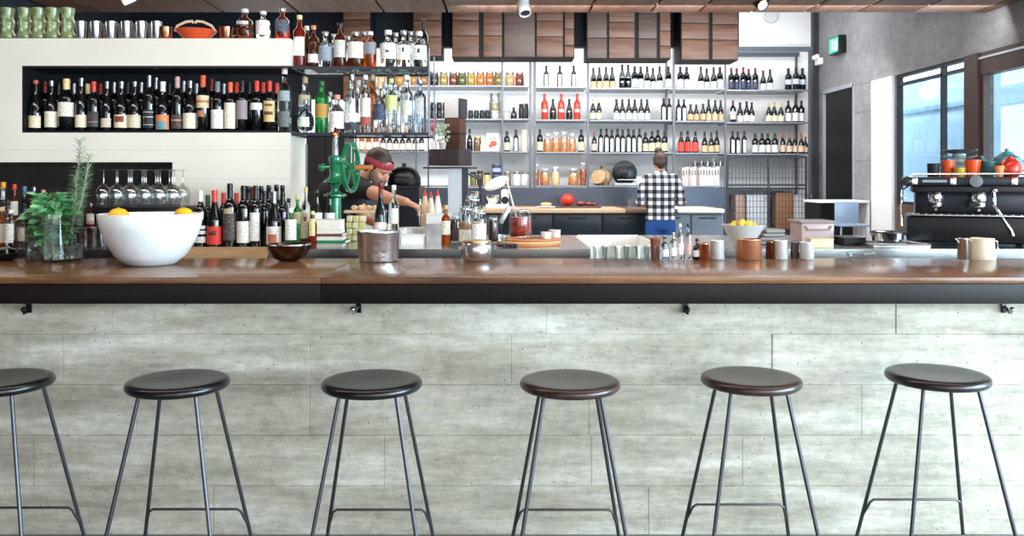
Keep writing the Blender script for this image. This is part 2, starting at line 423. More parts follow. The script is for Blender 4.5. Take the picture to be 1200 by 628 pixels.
# ================================================================= BAR STOOLS
legm = mat('stool_leg_metal', '4b4d52', .35, .75)
def stool(x, y, seatmat, lab):
    root = thing('bar_stool', lab, 'bar stool', (x, y, 0), group='round bar stools along the bar')
    b = B(); rr = .174
    prof = [(0.0, .672), (rr-.022, .672), (rr-.008, .676), (rr-.001, .684), (rr, .692), (rr-.004, .702), (rr-.014, .7065), (rr-.03, .707), (.1, .7025), (0.0, .700)]
    b.lathe(prof, n=56, cap=False); b.obj('seat', seatmat, root, ang=60)
    pts = []
    for i in range(4):
        a = math.pi/4+i*math.pi/2
        top = Vector((math.cos(a)*.135, math.sin(a)*.135, .671)); bot = Vector((math.cos(a)*.296, math.sin(a)*.296, .0))
        b = B(); b.tube([top, bot.lerp(top, .003)], .0068, 10); b.lathe([(.011, 0), (.011, .01), (.007, .014)], bot, 10)
        b.obj('leg', legm, root)
        p = top.lerp(bot, 1-.19/.671); pts.append(p)
    fm = mat('footrest_metal', '55504f', .4, .7)
    for i, j in ((0, 1), (2, 3)):
        p, q = pts[i], pts[j]; sx = 1 if p.x > 0 else -1; sy = 1 if p.y > 0 else -1
        yy = p.y-sy*.012; x0, x1 = p.x-sx*.004, q.x+sx*.004
        k_ = .07/.671; pe = p.lerp(Vector((math.copysign(.2093, p.x), math.copysign(.2093, p.y), 0)), .07/p.z); qe = Vector((-pe.x, pe.y, pe.z))
        b = B(); b.tube([pe, (x0+sx*.002, yy+(pe.y-yy)*.3, p.z-.03), (x0-sx*.004, yy, p.z-.01), (x0-sx*.018, yy, p.z), (x1+sx*.018, yy, p.z), (x1+sx*.004, yy, p.z-.01), (x1-sx*.002, yy+(pe.y-yy)*.3, p.z-.03), qe], .0048, 8)
        b.obj('footrest', fm, root)
    return root
seat_blk = wood('seat_black_stain', '070709', '101116', .28, 'X', 2, coat=.15)
seat_brn = wood('seat_brown_stain', '221512', '46302a', .3, 'X', 2, coat=.15)
seat_mid = wood('seat_espresso_stain', '120d0d', '271b19', .3, 'X', 2, coat=.15)
for px, d, m, lab in [
    (0, 2.98, seat_blk, 'black-seated round bar stool cut by the left edge of the photo'),
    (208.5, 2.965, seat_blk, 'round black bar stool on thin metal legs, second from left'),
    (436, 2.96, seat_blk, 'round black bar stool on thin metal legs, third from left'),
    (668, 2.96, seat_brn, 'round dark brown bar stool in the middle, fourth from left'),
    (880, 3.01, seat_brn, 'round brown bar stool with chestnut sheen, second from right'),
    (1098, 3.06, seat_mid, 'round dark bar stool nearest the right edge of the bar')]:
    stool(XX(px, d), d, m, lab)

# ================================================================= LEFT WHITE WALL UNIT WITH NICHE
U0, U1 = 4.93, 5.31; ux1 = XX(340, U0); ux0 = XL+.01
zt, zn1, zn0 = ZZ(45, U0), ZZ(79.5, U0), ZZ(153, U0); zr = ZZ(190, U0)
nx0 = XX(28, U0); rx1 = XX(202, U0)
uni = thing('wall_unit', 'white back bar wall unit with long dark bottle niche', 'wall unit', (ux0, U0, 0))
b = B()
b.bx(ux0, ux1, U0, U1, zn1+.012, zt); b.bx(ux0, nx0-.012, U0, U1, zn0-.012, zn1+.012); b.bx(ux0, ux1, U0, U1, zr, zn0-.012)
b.bx(rx1, ux1, U0, U1, 0, zr); b.bx(ux0, rx1, U0+.24, U1, 0, zr)
b.bx(nx0, ux1, U1-.02, U1, zn0-.012, zn1+.012)
wp(b.obj('white_body', whitew), uni)
b = B()
b.bx(nx0-.012, ux1, U0+.003, U1-.02, zn1, zn1+.012); b.bx(nx0-.012, ux1, U0+.003, U1-.02, zn0-.012, zn0); b.bx(nx0-.012, nx0, U0+.003, U1-.02, zn0, zn1)
b.bx(nx0, ux1, U1-.09, U1-.021, zn0, zn1)
wp(b.obj('niche_lining', mat('niche_dark_lining', '14171b', .35)), uni)
b = B()
for i in range(14):
    x0 = ux0+(rx1-ux0)*i/14; x1 = ux0+(rx1-ux0)*(i+1)/14
    b.bx(x0+.001, x1-.001, U0+.215, U0+.238, .0, zr-.001)
b.bx(ux0, rx1, U0+.228, U0+.2395, 0, zr-.001)
wp(b.obj('dark_panelling', dpanel), uni)
b = B()
for zz in (ZZ(108, U0),): pass
for py in (176, 210, 243): b.bx(ux0 if py == 176 else rx1, ux1, U0-.0012, U0+.001, ZZ(py, U0), ZZ(py, U0)+.002)
wp(b.obj('board_joint', mat('joint_pale', 'c9c4bb', .7)), uni)

# glass shelves beside it, on a metal post
sx0, sx1 = ux1+.004, XX(503, 5.0)
sh = thing('bottle_shelves', 'two glass and metal shelves holding spirits right of white wall unit', 'shelves', (sx1, 5.0, 0))
zs1, zs2 = ZZ(78.5, 4.95), ZZ(156, 4.95)
for z in (zs1, zs2):
    b = B(); b.bx(sx0, sx1, 4.955, 5.29, z-.008, z); wp(b.obj('glass_shelf', thin_glass('shelf_glass', 'b9c9c6', .1)), sh)
    b = B(); b.bx(sx0, sx1, 4.945, 4.954, z-.014, z+.004); b.bx(sx0, sx1, 5.291, 5.3, z-.014, z+.004)
    for k in range(4):
        x = sx0+(sx1-sx0)*k/3; x = min(max(x, sx0+.006), sx1-.006); b.bx(x-.005, x+.005, 4.954, 5.291, z-.014, z-.0085)
    wp(b.obj('shelf_frame', dsteel), sh)
for y in (4.95, 5.295):
    b = B(); b.bx(sx1+.001, sx1+.009, y-.005, y+.005, zs2-.02, 2.16); wp(b.obj('post', mat('bright_post', '8c9096', .35, .8)), sh)

b = B(); b.bx(XX(357, 5.31)+.004, XX(357, 5.31)+.014, 5.312, 5.33, 1.0405, 1.62)
wp(b.obj('rear_post', mat('bright_post', 'a9adb3', .25, .9)), sh)

# ================================================================= SERVICE BENCH BEHIND THE BAR
ZB = 1.04
bn = thing('service_bench', 'stainless steel service bench running behind the bar', 'bench', (0, 4.4, 0))
sb0, sb1 = XX(692, 4.4), XX(788, 4.4)
b = B()
b.bx(XL+.02, ux1+.005, 4.4, 4.925, ZB-.04, ZB)
b.bx(ux1+.006, sb0, 4.4, 5.5, ZB-.04, ZB); b.bx(sb1, 3.3, 4.4, 5.5, ZB-.04, ZB); b.bx(sb0, sb1, 5.42, 5.5, ZB-.04, ZB)
wp(b.obj('steel_top', steel), bn)
b = B(); b.bx(XL+.02, sb0, 4.42, 4.45, .1, ZB-.04); b.bx(sb1, 3.3, 4.42, 4.45, .1, ZB-.04); b.bx(sb0, sb1, 4.42, 4.45, .1, .86)
b.bx(ux1+.05, 3.28, 5.44, 5.47, .1, ZB-.041); b.bx(3.25, 3.28, 4.45, 5.44, .1, ZB-.041)
wp(b.obj('front_panel', steel), bn)
for x, y in [(q, 4.47) for q in (XL+.2, -1.0, .6, 2, 3.1)]+[(q, 5.42) for q in (-1.0, .6, 2, 3.1)]:
    b = B(); b.cyl((x, y, 0), .02, .1, 10); wp(b.obj('foot', dsteel), bn)
# white glass-drying basin let into the bench
b = B()
b.bx(sb0+.001, sb1-.001, 4.46, 5.41, .86, .88); b.bx(sb0+.001, sb0+.02, 4.46, 5.41, .88, ZB); b.bx(sb1-.02, sb1-.001, 4.46, 5.41, .88, ZB)
b.bx(sb0+.02, sb1-.02, 5.39, 5.41, .88, ZB+.008)
wp(b.obj('drying_basin', white, label='white glass-drying basin'), bn)
# timber strip shelf standing at the bench front under the left wine bottles
b = B(); b.bx(XX(196, 4.38), XX(312, 4.38), 4.37, 4.395, .93, 1.052)
o = b.obj('timber_rail', wood('pale_timber', 'b08a60', 'd8b488', .4, 'X', 1)); tag(o, 'pale timber rail along bench edge beneath the standing wine bottles', 'rail')
# ================================================================= BOTTLES AND JARS
PROF = {
 'bordeaux': [(.0, .0), (.9, .0), (1, .015), (1, .62), (.93, .67), (.70, .715), (.48, .75), (.40, .79), (.38, .93), (.43, .935), (.43, .955), (.38, .96), (.38, 1)],
 'burgundy': [(.0, .0), (.92, .0), (1, .02), (1, .44), (.92, .52), (.72, .61), (.50, .69), (.38, .77), (.35, .86), (.33, .94), (.38, .945), (.38, .965), (.34, .97), (.34, 1)],
 'spirit': [(.0, .0), (.93, .0), (1, .02), (1, .58), (.95, .66), (.75, .71), (.42, .75), (.34, .78), (.34, .87), (.42, .875), (.42, .9)],
 'squat': [(.0, .0), (.92, .0), (1, .03), (1, .50), (.93, .60), (.65, .67), (.36, .72), (.31, .76), (.31, .84), (.38, .845), (.38, .88)],
 'tall': [(.0, .0), (.95, .0), (1, .015), (1, .66), (.9, .71), (.5, .76), (.38, .80), (.36, .89), (.42, .895), (.42, .92)],
 'flask': [(.0, .0), (.4, .0), (.7, .05), (.95, .2), (1, .33), (.95, .48), (.7, .62), (.38, .70), (.24, .74), (.22, .9)],
 'jar': [(.0, .0), (.9, .0), (1, .04), (1, .72), (.88, .82), (.82, .84)],
 'sauce': [(.0, .0), (.93, .0), (1, .02), (1, .55), (.8, .68), (.5, .82), (.42, .86)],
}
CACHE = {}
def prof_r(kind, t):
    p = PROF[kind]
    for (r0, z0), (r1, z1) in zip(p[1:], p[2:]):
        if z0 <= t <= z1 and z1 > z0: return r0+(r1-r0)*(t-z0)/(z1-z0)
    return p[-1][0]
def q(v, s=.004): return round(round(v/s)*s, 4)
def mcache(key, fn):
    if key not in CACHE: CACHE[key] = fn()
    return CACHE[key]
def arc_mesh(r, z0, z1, a=65, n=12, t=.0006):
    b = B()
    A0, A1 = R(-90-a), R(-90+a)
    b.lathe([(r-.0004, z0), (r+t, z0), (r+t, z1), (r-.0004, z1), (r-.0004, z0)], n=n, a0=A0, a1=A1, cap=False)
    return b
def bottle(name, lab, cat, loc, h, r, kind='bordeaux', glass=None, cap=None, capz=None, labels=(), group=None, rz=0, n=18, capname='capsule', contents=None):
    """labels: (z0,z1,colour,halfangle[,name]) fractions of height"""
    h = q(h); r = q(r, .0015); glass = glass or blk_glass
    root = thing(name, lab, cat, loc, rz, group)
    body = mcache(('b', kind, h, r, glass.name, n), lambda: (lambda b: b.mesh('glass_body', glass, 50))(B().lathe([(pr*r, pz*h) for pr, pz in PROF[kind]], n=n)))
    link('glass_body', body, root)
    if cap:
        def mk():
            b = B()
            if kind in ('bordeaux', 'burgundy'):
                z0 = capz if capz else .80
                p = [(prof_r(kind, z)*r+.0007, z*h) for z in (z0, (z0+.93)/2, .93)]+[(prof_r(kind, .95)*r+.0008, .936*h), (prof_r(kind, .95)*r+.0008, .962*h), (.38*r+.0008, .966*h), (.38*r+.0008, 1.002*h), (.3*r, 1.006*h), (0, 1.006*h)]
                b.lathe(p, n=14)
            elif kind == 'jar':
                b.cyl((0, 0, .84*h), .9*r, .16*h, 18, bev=.003)
            elif kind == 'sauce':
                b.lathe([(.48*r, .86*h), (.48*r, .9*h), (.3*r, .92*h), (.12*r, 1.0*h), (0, 1.0*h)], n=12)
            else:
                t = PROF[kind][-1][1]
                b.cyl((0, 0, t*h-.0), (.44 if kind != 'flask' else .3)*r, (1-t)*h if capz is None else capz*h, 14, bev=.001)
            return b.mesh(capname, cap, 40)
        link(capname, mcache(('c', kind, h, r, cap.name, capz, capname), mk), root)
    for L_ in labels:
        z0, z1, c, a = L_[:4]
        m = mcache(('l', kind, h, r, z0, z1, c, a), lambda: arc_mesh(r*(1.0 if z1 < .62 else prof_r(kind, (z0+z1)/2)), z0*h, z1*h, a, t=.0006 if len(L_) < 5 else .0012).mesh('label', paper(c), 60))
        link('label' if len(L_) < 5 else L_[4], m, root)
    return root
def cm(col, rough=.35, metal=0): return mat('cap_'+col+('_m' if metal else ''), col, rough, metal)
red_c, dred_c, silver_c, white_c, cream_c, black_c, pink_c, cork_c = cm('d8402f'), cm('7a1e22'), cm('a5a7ad', .3, 1), cm('f0efec'), cm('e9cd8f'), cm('15161a'), cm('c79a9a', .35), cm('d9b98c', .7)
maroon_c = cm('a8533f'); green_c = cm('2b5a3a'); gold_c = cm('c9a04c', .3, 1); orange_c = cm('e6a020')

# ---- niche wine bottles
NZ = zn0+.0005
def niche(px, top, look, w=15, kind='bordeaux', cap=None, labels=(), d=4.99, glass=None, name='wine_bottle', capz=None, group='wine bottles in the dark wall niche'):
    h = (ZZ(top, d)-NZ); r = S(w, d)/2
    L = []
    for l in labels:
        z0 = (ZZ(l[1], d)-NZ)/h; z1 = (ZZ(l[0], d)-NZ)/h
        L.append((round(z0, 3), round(z1, 3))+tuple(l[2:]))
    return bottle(name, look, 'bottle', (XX(px, d), d, NZ), h, r, kind, glass, cap, capz, L, group)
niche(42, 94, 'dark wine bottle with wax-red top and low cream label, leftmost in niche', 15, 'burgundy', maroon_c, [(136, 150, 'efdcbd', 70)], capz=.93)
niche(60.5, 95, 'dark bottle with broad cream label, second from left in niche front row', 15, 'burgundy', silver_c, [(131, 149.5, 'f0e4cf', 79)], capz=.9)
niche(78, 93, 'broad dark bottle with yellow capsule and high cream label in niche', 18.5, 'bordeaux', cream_c, [(120.5, 137, 'eee4d0', 85)])
niche(95.5, 92, 'dark bottle with low cream label, right of the yellow-capped bottle', 14, 'burgundy', silver_c, [(135, 149.5, 'efdfc0', 75)], capz=.85)
niche(110, 96, 'dark bottle with bright red capsule and blackish label in niche', 14, 'bordeaux', red_c, [(131, 149, '3c3336', 70), (142.8, 143.8, 'b09080', 71, 'label_stripe')])
niche(125.5, 96, 'dark bottle with small beige label, right of the red-capped one', 14, 'burgundy', silver_c, [(139, 149.5, 'd9c6b4', 60)], capz=.86)
niche(142.5, 96, 'dark bottle whose cream label carries a brown square, in niche', 16, 'burgundy', silver_c, [(135, 150, 'f0dcbc', 75), (136.5, 143.5, '7a3324', 40, 'label_picture')], capz=.86)
niche(158, 95.5, 'dark bottle with pale greenish cream label, right of brown-square label', 15, 'burgundy', silver_c, [(135, 150, 'd9d2b4', 80)], capz=.9)
niche(175, 89, 'tall slim dark bottle with black label crossed by silver lines', 14, 'bordeaux', silver_c, [(129, 150, '1f2023', 60), (131.5, 132.3, 'c9c9c9', 61, 'label_stripe'), (137, 138, 'c9c9c9', 61, 'label_stripe'), (146, 146.8, 'c9c9c9', 61, 'label_stripe')])
niche(191, 96, 'dark bottle with white capsule and orange and teal label', 16, 'burgundy', white_c, [(135, 152, 'dd8a5c', 75), (143, 151.8, '4f9fa8', 35, 'label_picture')], capz=.8)
niche(208, 90, 'tall dark bottle with pinkish foil and dark brown label', 14, 'bordeaux', pink_c, [(135, 151, '4b3430', 70), (140.6, 141.6, 'd8c0b0', 60, 'label_stripe')])
niche(223, 95, 'dark bottle with silver foil and square cream label, mid niche', 16, 'burgundy', silver_c, [(133, 151, 'efe8cc', 80)], capz=.86)
niche(238, 89, 'tall bottle with orange-red capsule and cream and tan collar label', 15, 'bordeaux', cm('e2573a'), [(112.5, 127, 'e6cda6', 80), (118, 121, 'c27a4a', 81, 'label_stripe'), (130, 137.5, 'b9744f', 28, 'label_seal')])
niche(255, 96, 'dark bottle with grey ringed capsule and white label, right half of niche', 15, 'bordeaux', cm('6d7a80', .3), [(129, 151, 'f0ece0', 75)])
niche(270, 97, 'dark bottle with orange capsule and tall cream label', 14, 'bordeaux', cm('e8643a'), [(121, 151, 'efe6cf', 70)])
niche(284, 95, 'dark bottle with black foil and tall silvery lilac label', 14, 'bordeaux', black_c, [(118, 140, '9a8a90', 70)])
niche(301, 95, 'dark bottle with red capsule and small high white label', 14.5, 'bordeaux', red_c, [(121, 129, 'f2f0e8', 70)])
niche(316, 95, 'dark bottle with crimson capsule and tan and gold label', 14, 'bordeaux', cm('cf3a3a'), [(118.5, 143, 'd9bd84', 70), (122, 125, '7a4a24', 40, 'label_picture'), (131, 135, '6a3a20', 45, 'label_picture')])
k = 0
for px, top, c, cn in [(53, 95, dred_c, 'dark red'), (69, 97, black_c, 'black'), (87, 97, silver_c, 'grey'), (103, 97, cream_c, 'yellowish'), (118, 97, dred_c, 'dark red'), (134, 96, silver_c, 'grey'),
                   (150, 96, black_c, 'black'), (166, 96, silver_c, 'grey'), (183, 90, silver_c, 'grey'), (199, 97, black_c, 'black'), (215.5, 94, silver_c, 'grey'), (230.5, 97, silver_c, 'grey'),
                   (248, 91.5, dred_c, 'dark red'), (262.5, 97, silver_c, 'grey'), (277.5, 96, red_c, 'red'), (292.5, 96, black_c, 'black'), (308.5, 96, red_c, 'red'), (324.5, 96.5, red_c, 'red')]:
    k += 1
    niche(px, top+1, f'dark bottle with {cn} capsule, {ORD[k]} from left in the niche\'s rear row', 13, 'bordeaux', c, d=5.135, group='rear row of wine bottles in the niche')

# ---- spirits on the glass shelves
def spirit(px, top, base_z, d, w, look, kind, glass, cap, labels=(), capz=None, name='spirit_bottle', group='spirits on the upper glass shelf', capname='cap', rz=0):
    h = ZZ(top, d)-base_z; r = S(w, d)/2; L = []
    for l in labels:
        z0 = (ZZ(l[1], d)-base_z)/h; z1 = (ZZ(l[0], d)-base_z)/h
        L.append((round(max(.02, z0), 3), round(z1, 3))+tuple(l[2:]))
    return bottle(name, look, 'bottle', (XX(px, d), d, base_z), h, r, kind, glass, cap, capz, L, group, rz, capname=capname)
u = zs1+.0005; D1 = 5.02
G1 = 'spirits on the upper glass shelf'
spirit(351, 18, u, D1, 15, 'tall red-amber bottle with white label and pale stopper, upper glass shelf', 'tall', redliq, cream_c, [(44, 66, 'f4ece0', 60)])
spirit(367.5, 30, u, D1, 14, 'brown liquor bottle with copper stopper beside the tall red one', 'spirit', brownliq, cm('c98a60', .4), [(64, 74, 'f2ece2', 60)])
spirit(381.5, 37, u, D1, 17, 'round-shouldered clear bottle with grey label on upper glass shelf', 'squat', clear, silver_c, [(55, 72, '8f98a5', 70)])
spirit(398.5, 27, u, D1, 15, 'tall bottle with dark stopper and brown liquor, upper shelf', 'spirit', brownliq, black_c, [(48, 68, 'cfc9c4', 65)])
spirit(417, 37, u, D1, 20, 'wide bottle with splashed white label over brown liquor', 'squat', brownliq, silver_c, [(50, 69, 'f1eee6', 85)])
spirit(434, 37, u, D1, 15, 'orange-amber bottle with grey label on upper glass shelf', 'spirit', amber, white_c, [(50, 64, '8d8c94', 60)])
spirit(455, 36, u, D1, 19, 'wide clear bottle with white label, left of three alike on upper shelf', 'squat', clear, white_c, [(52, 70, 'f3f1ec', 80), (60, 63, '55555a', 12, 'label_emblem')])
spirit(473.3, 36, u, D1, 17, 'wide clear bottle with white label, middle of three alike on upper shelf', 'squat', clear, silver_c, [(54, 71, 'f3f1ec', 80), (57, 62, '33343a', 8, 'label_emblem')])
spirit(491.3, 37, u, D1, 18, 'wide clear bottle with white label, right of three alike on upper shelf', 'squat', clear, white_c, [(54, 71, 'f5f3ee', 80), (58, 63, '33343a', 9, 'label_emblem')])
D2 = 5.17
spirit(359.5, 31, u, D2, 13, 'white-capped liquor bottle half hidden behind the tall red bottle', 'spirit', brownliq, white_c, group='rear spirits on the upper glass shelf')
spirit(391, 40, u, D2, 12, 'clear bottle behind the tall dark-stoppered bottle on upper shelf', 'spirit', clear, silver_c, group='rear spirits on the upper glass shelf')
spirit(408, 42, u, D2, 13, 'small clear bottle between brown liquor bottles, rear of upper shelf', 'squat', clear, silver_c, group='rear spirits on the upper glass shelf')
spirit(427, 37, u, D2, 12, 'amber bottle peeping out left of the orange-amber bottle', 'spirit', amber, silver_c, group='rear spirits on the upper glass shelf')
spirit(464, 38, u, D2, 14, 'clear bottle behind the three white-label bottles', 'spirit', clear, silver_c, group='rear spirits on the upper glass shelf')
spirit(481.5, 37, u, D2, 13, 'clear bottle behind middle and right white-label bottles', 'spirit', clear, silver_c, group='rear spirits on the upper glass shelf')
spirit(496, 23, u, D2, 13, 'tall black bottle behind the rightmost white-label bottle', 'bordeaux', blk_glass, black_c, group='rear spirits on the upper glass shelf', capname='capsule')
v = zs2+.0005; G2 = 'spirits on the lower glass shelf'
def s2(*a, **k): return spirit(*a, group=G2, **k)
niche(333.5, 80, 'tall clear bottle with pinkish cap and ornate oval label at niche end', 16, 'spirit', cm('e8cfd2'), [(107, 119, '9aa3a8', 60), (131, 149, '6a6d70', 55)], glass=clear, name='spirit_bottle')
spirit(357.5, 91, v, 5.17, 15, 'clear bottle with round pale label behind the round flask', 'spirit', clear, cork_c, [(112, 124, 'e9e6c8', 60), (125, 132, '6f86b8', 60)], group=G2)
s2(358.3, 118, v, D1, 20, 'round glass flask with round white label on lower glass shelf', 'flask', bluegl, silver_c, [(138, 149, 'e6eadb', 35)])
s2(377, 95, v, D1, 15.5, 'green glass bottle with gold and orange label on lower shelf', 'tall', greeng, green_c, [(122, 138, 'b98a3c', 70)])
s2(395, 111, v, D1, 18, 'short bottle with pink cap and large white label, lower shelf', 'squat', clear, cm('d48f80'), [(131, 151, 'f4eee6', 75)])
s2(412.5, 86, v, D1, 17, 'long-necked clear bottle with white over black label, lower shelf', 'squat', clear, silver_c, [(133, 143, 'f0f0ee', 80), (144, 153, '2a2f3c', 80)])
spirit(420, 94, v, 5.17, 12, 'slim clear bottle standing behind the long-necked one', 'spirit', clear, white_c, group=G2)
s2(428.3, 88, v, D1, 12.5, 'tall milky-labelled bottle with red fruit print and white cap', 'tall', clear, white_c, [(115, 137, 'e9e2da', 80), (137.5, 147, 'a85048', 60)])
s2(444.5, 97, v, D1, 14.5, 'clear bottle with cork stopper and navy label, lower shelf', 'squat', clear, cork_c, [(122, 141, '2e3b52', 80)])
spirit(436.5, 88, v, 5.17, 13, 'pale amber bottle behind the navy-label bottle', 'spirit', amber, cork_c, group=G2)
s2(458.5, 92, v, D1, 14, 'slim clear bottle with yellow-green label, lower glass shelf', 'tall', clear, cm('c9d08c'), [(112, 129, 'cfd68c', 80)])
spirit(451, 96, v, 5.17, 12, 'clear bottle peeping between navy and yellow-green labels', 'spirit', clear, white_c, group=G2)
s2(476.5, 88, v, D1, 15, 'tall clear bottle with white cap, second from right on lower shelf', 'tall', clear, white_c, [(118, 135, 'd6d3cd', 60)])
s2(492, 93, v, D1, 15, 'bluish clear bottle with silver cap at the lower shelf\'s right end', 'tall', bluegl, silver_c, [(116, 134, 'd5d0cf', 40)])
spirit(468, 100, v, 5.17, 12, 'clear bottle behind, left of the tall white-capped bottle', 'spirit', clear, silver_c, group=G2)
spirit(387, 108, v, 5.17, 13, 'clear bottle behind, between green and white-label bottles', 'spirit', clear, silver_c, group=G2)

# ---- on top of the white wall unit
TZ = zt+.0005
def top_b(px, top, w, look, glass, cap, labels, kind='squat'):
    spirit(px, top, TZ, 4.99, w, look, kind, glass, cap, labels, group='bottles on top of the white wall unit')
top_b(287, 11, 19, 'clear square-shouldered bottle half full of dark liquor atop wall unit', brownliq, cm('d6d6d2'), [(26, 30, 'cfcfcf', 40)])
top_b(308.5, 13, 17, 'clear bottle with large white label atop the white wall unit', clear, cm('d9d4cc'), [(25, 42, 'f3eee8', 70)])
top_b(331, 9, 17, 'dark reddish liquor bottle at the right end atop wall unit', redliq, silver_c, [(24, 38, '4a4d58', 70)])
# steel tumblers
tin = None
def tumbler_mesh(r0, r1, h, m, nm='beaker', t=.0015):
    return B().lathe([(0, 0), (r0, 0), (r0+.001, .002), (r1, h), (r1-t, h), (r0-t, .004), (0, .004)], n=24, cap=False).mesh(nm, m, 40)
cup_me = tumbler_mesh(.024, .032, .105, steel)
for i, px in enumerate([94, 103.5, 111.5, 121, 129.5, 139, 147.5, 156, 165, 174, 183]):
    o = link('steel_tumbler', cup_me, None, (XX(px, 5.0 if i % 2 else 4.97)*1.0, 5.06 if i % 2 else 4.98, TZ))
    tag(o, f'steel tumbler, {ORD[i+1]} from left of eleven lined up atop wall unit', 'tumbler', 'steel tumblers atop the wall unit')
# green bamboo shaped mugs
gm = food('green_ceramic_glaze', '4a5a2c', '97a272', .3, 22)
def tiki(px, i):
    root = thing('bamboo_mug', f'green bamboo-shaped mug, {ORD[i]} from left of five atop wall unit', 'mug', (XX(px, 4.99), 4.99, TZ), group='green bamboo mugs atop the wall unit')
    h = .185; r = .04
    p = [(0, 0), (r*.85, 0), (r, .006), (r*1.05, .02), (r, .035), (r*.82, .045), (r*.84, .07), (r*.92, .09), (r*1.0, .098), (r*.92, .106), (r*.82, .12), (r*.85, .15), (r*.98, .17), (r*1.0, .185), (r*.9, .185), (r*.75, .15), (0, .15)]
    link('mug_body', mcache('tiki', lambda: B().lathe(p, n=24, cap=False).mesh('mug_body', gm, 60)), root)
    link('embossed_figure', mcache('tikif', lambda: (lambda b: b.mesh('embossed_figure', gm, 60))(B().box((0, -.0375, .085), (.012, .014, .09), .004).box((0, -.036, .055), (.026, .014, .026), .004).ball((-.009, -.036, .128), .009).ball((.009, -.036, .128), .009))), root)
for i, px in enumerate([9, 29, 45.5, 62, 79.5]): tiki(px, i+1)
# copper cups and the wide orange dish
def cup(px, top, bz, d, w, m, lab, name='copper_mug', cat='mug', handle=False, group=None, taper=.92):
    h = ZZ(top, d)-bz; r = S(w, d)/2
    root = thing(name, lab, cat, (XX(px, d), d, bz), group=group)
    b = B().lathe([(0, 0), (r*taper-.002, 0), (r*taper, .003), (r, h-.003), (r+.0008, h), (r-.0018, h), (r*taper-.003, .005), (0, .005)], n=28, cap=False); b.obj('cup_body', m, root, ang=50)
    if handle:
        b = B().tube([(r*.97, 0, h*.85), (r+.018, 0, h*.85), (r+.026, 0, h*.6), (r+.02, 0, h*.35), (r*.95, 0, h*.22)], .0035, 8); b.obj('handle', m, root)
    return root
cup(265, 32, TZ, 4.98, 15, copper, 'copper mug atop wall unit, right of the orange dish', handle=True)
cup(194, 32, TZ, 4.98, 15, copper, 'copper mug atop wall unit, left of the orange dish')
r_ = thing('serving_dish', 'wide orange dish with arched pale handles atop the wall unit', 'dish', (XX(230, 5.03), 5.03, TZ))
b = B().lathe([(0, 0), (.06, 0), (.065, .006), (.105, .045), (.118, .062), (.112, .062), (.1, .047), (.06, .012), (0, .01)], n=32, cap=False); b.obj('bowl', mat('orange_enamel', 'd8552c', .3), r_, ang=60)
for s in (-1, 1):
    b = B().tube([(s*.118, -.02, .055), (s*.10, -.03, .085), (s*.05, -.03, .108), (s*.012, -.03, .112), (s*.005, -.03, .1)], .008, 8); b.obj('handle', mat('pale_horn', 'e0c9a4', .4), r_)

# ---- wine bottles standing on the service bench (left)
BZ = ZB+.0005
def bench_b(px, top, d, w, look, kind='bordeaux', cap=None, labels=(), glass=None, name='wine_bottle', capz=None, group='wine bottles standing on the service bench', capname='capsule'):
    return spirit(px, top, BZ, d, w, look, kind, glass, cap, labels, capz, name, group, capname)
bench_b(235, 223, 4.56, 14, 'dark bottle with white capsule beside white bowl on bench', cap=white_c, labels=[(264, 268, 'd8d6d0', 75), (270, 274, 'd8d6d0', 75), (277, 284, 'd8d6d0', 75)])
bench_b(251.5, 223, 4.56, 17, 'dark bottle with red capsule and bright red label on bench', 'burgundy', red_c, [(265, 286, 'd63a2c', 85), (270, 275, '5a1a18', 30, 'label_emblem')])
bench_b(269.5, 215, 4.56, 16, 'tall dark bottle with black and gold ornate label on bench', cap=black_c, labels=[(249, 281, '4a4038', 75), (244, 250, 'b8a888', 40, 'label_crest')])
bench_b(285.5, 218, 4.56, 16, 'dark bottle with plain white label, left of the narrow-label bottle', cap=black_c, labels=[(259, 284, 'ece8df', 80)])
bench_b(299.5, 218, 4.56, 14, 'dark bottle with narrow tall white label on bench', cap=black_c, labels=[(249, 282, 'efece4', 55)])
bench_b(321, 225, 4.53, 17, 'dark bottle with white and rust floral label on bench', 'burgundy', silver_c, [(265, 286, 'e6dcd4', 85), (274, 284, 'b9644a', 35, 'label_picture')])
bench_b(310, 224, 4.62, 13, 'unlabelled black bottle between narrow white and floral labels', cap=black_c)
bench_b(243.5, 229, 4.68, 13, 'dark bottle just behind white-capped and red-label bottles', cap=green_c)
k = 0
for px, top, c, cn in [(262, 226, red_c, 'red'), (277, 226, red_c, 'red'), (291, 218, black_c, 'black'), (296, 219, dred_c, 'dark red'), (306, 218, black_c, 'black'), (315, 217, black_c, 'black'), (324, 217, black_c, 'black'), (331, 217.5, black_c, 'black')]:
    k += 1
    bench_b(px, top, 4.74 if k % 2 else 4.86, 12.5, f'dark bottle with {cn} capsule, {ORD[k]} from left in bench\'s rear row', cap=c, group='rear row of bottles on the bench')
bench_b(331.5, 225.5, 4.66, 12, 'black bottle with tall dark foil behind the green bottle', cap=black_c)
bench_b(342.5, 244, 4.5, 16, 'squat green bottle with large white label on bench', 'squat', greeng, white_c, [(257, 281, 'eeece2', 80)], name='spirit_bottle', capname='cap', group='small bottles beside the books') if False else spirit(341, 244, BZ, 4.5, 13.5, 'squat green bottle with large white label on bench', 'squat', greeng, white_c, [(257, 281, 'eeece2', 80)], group='small bottles left of the book pile')
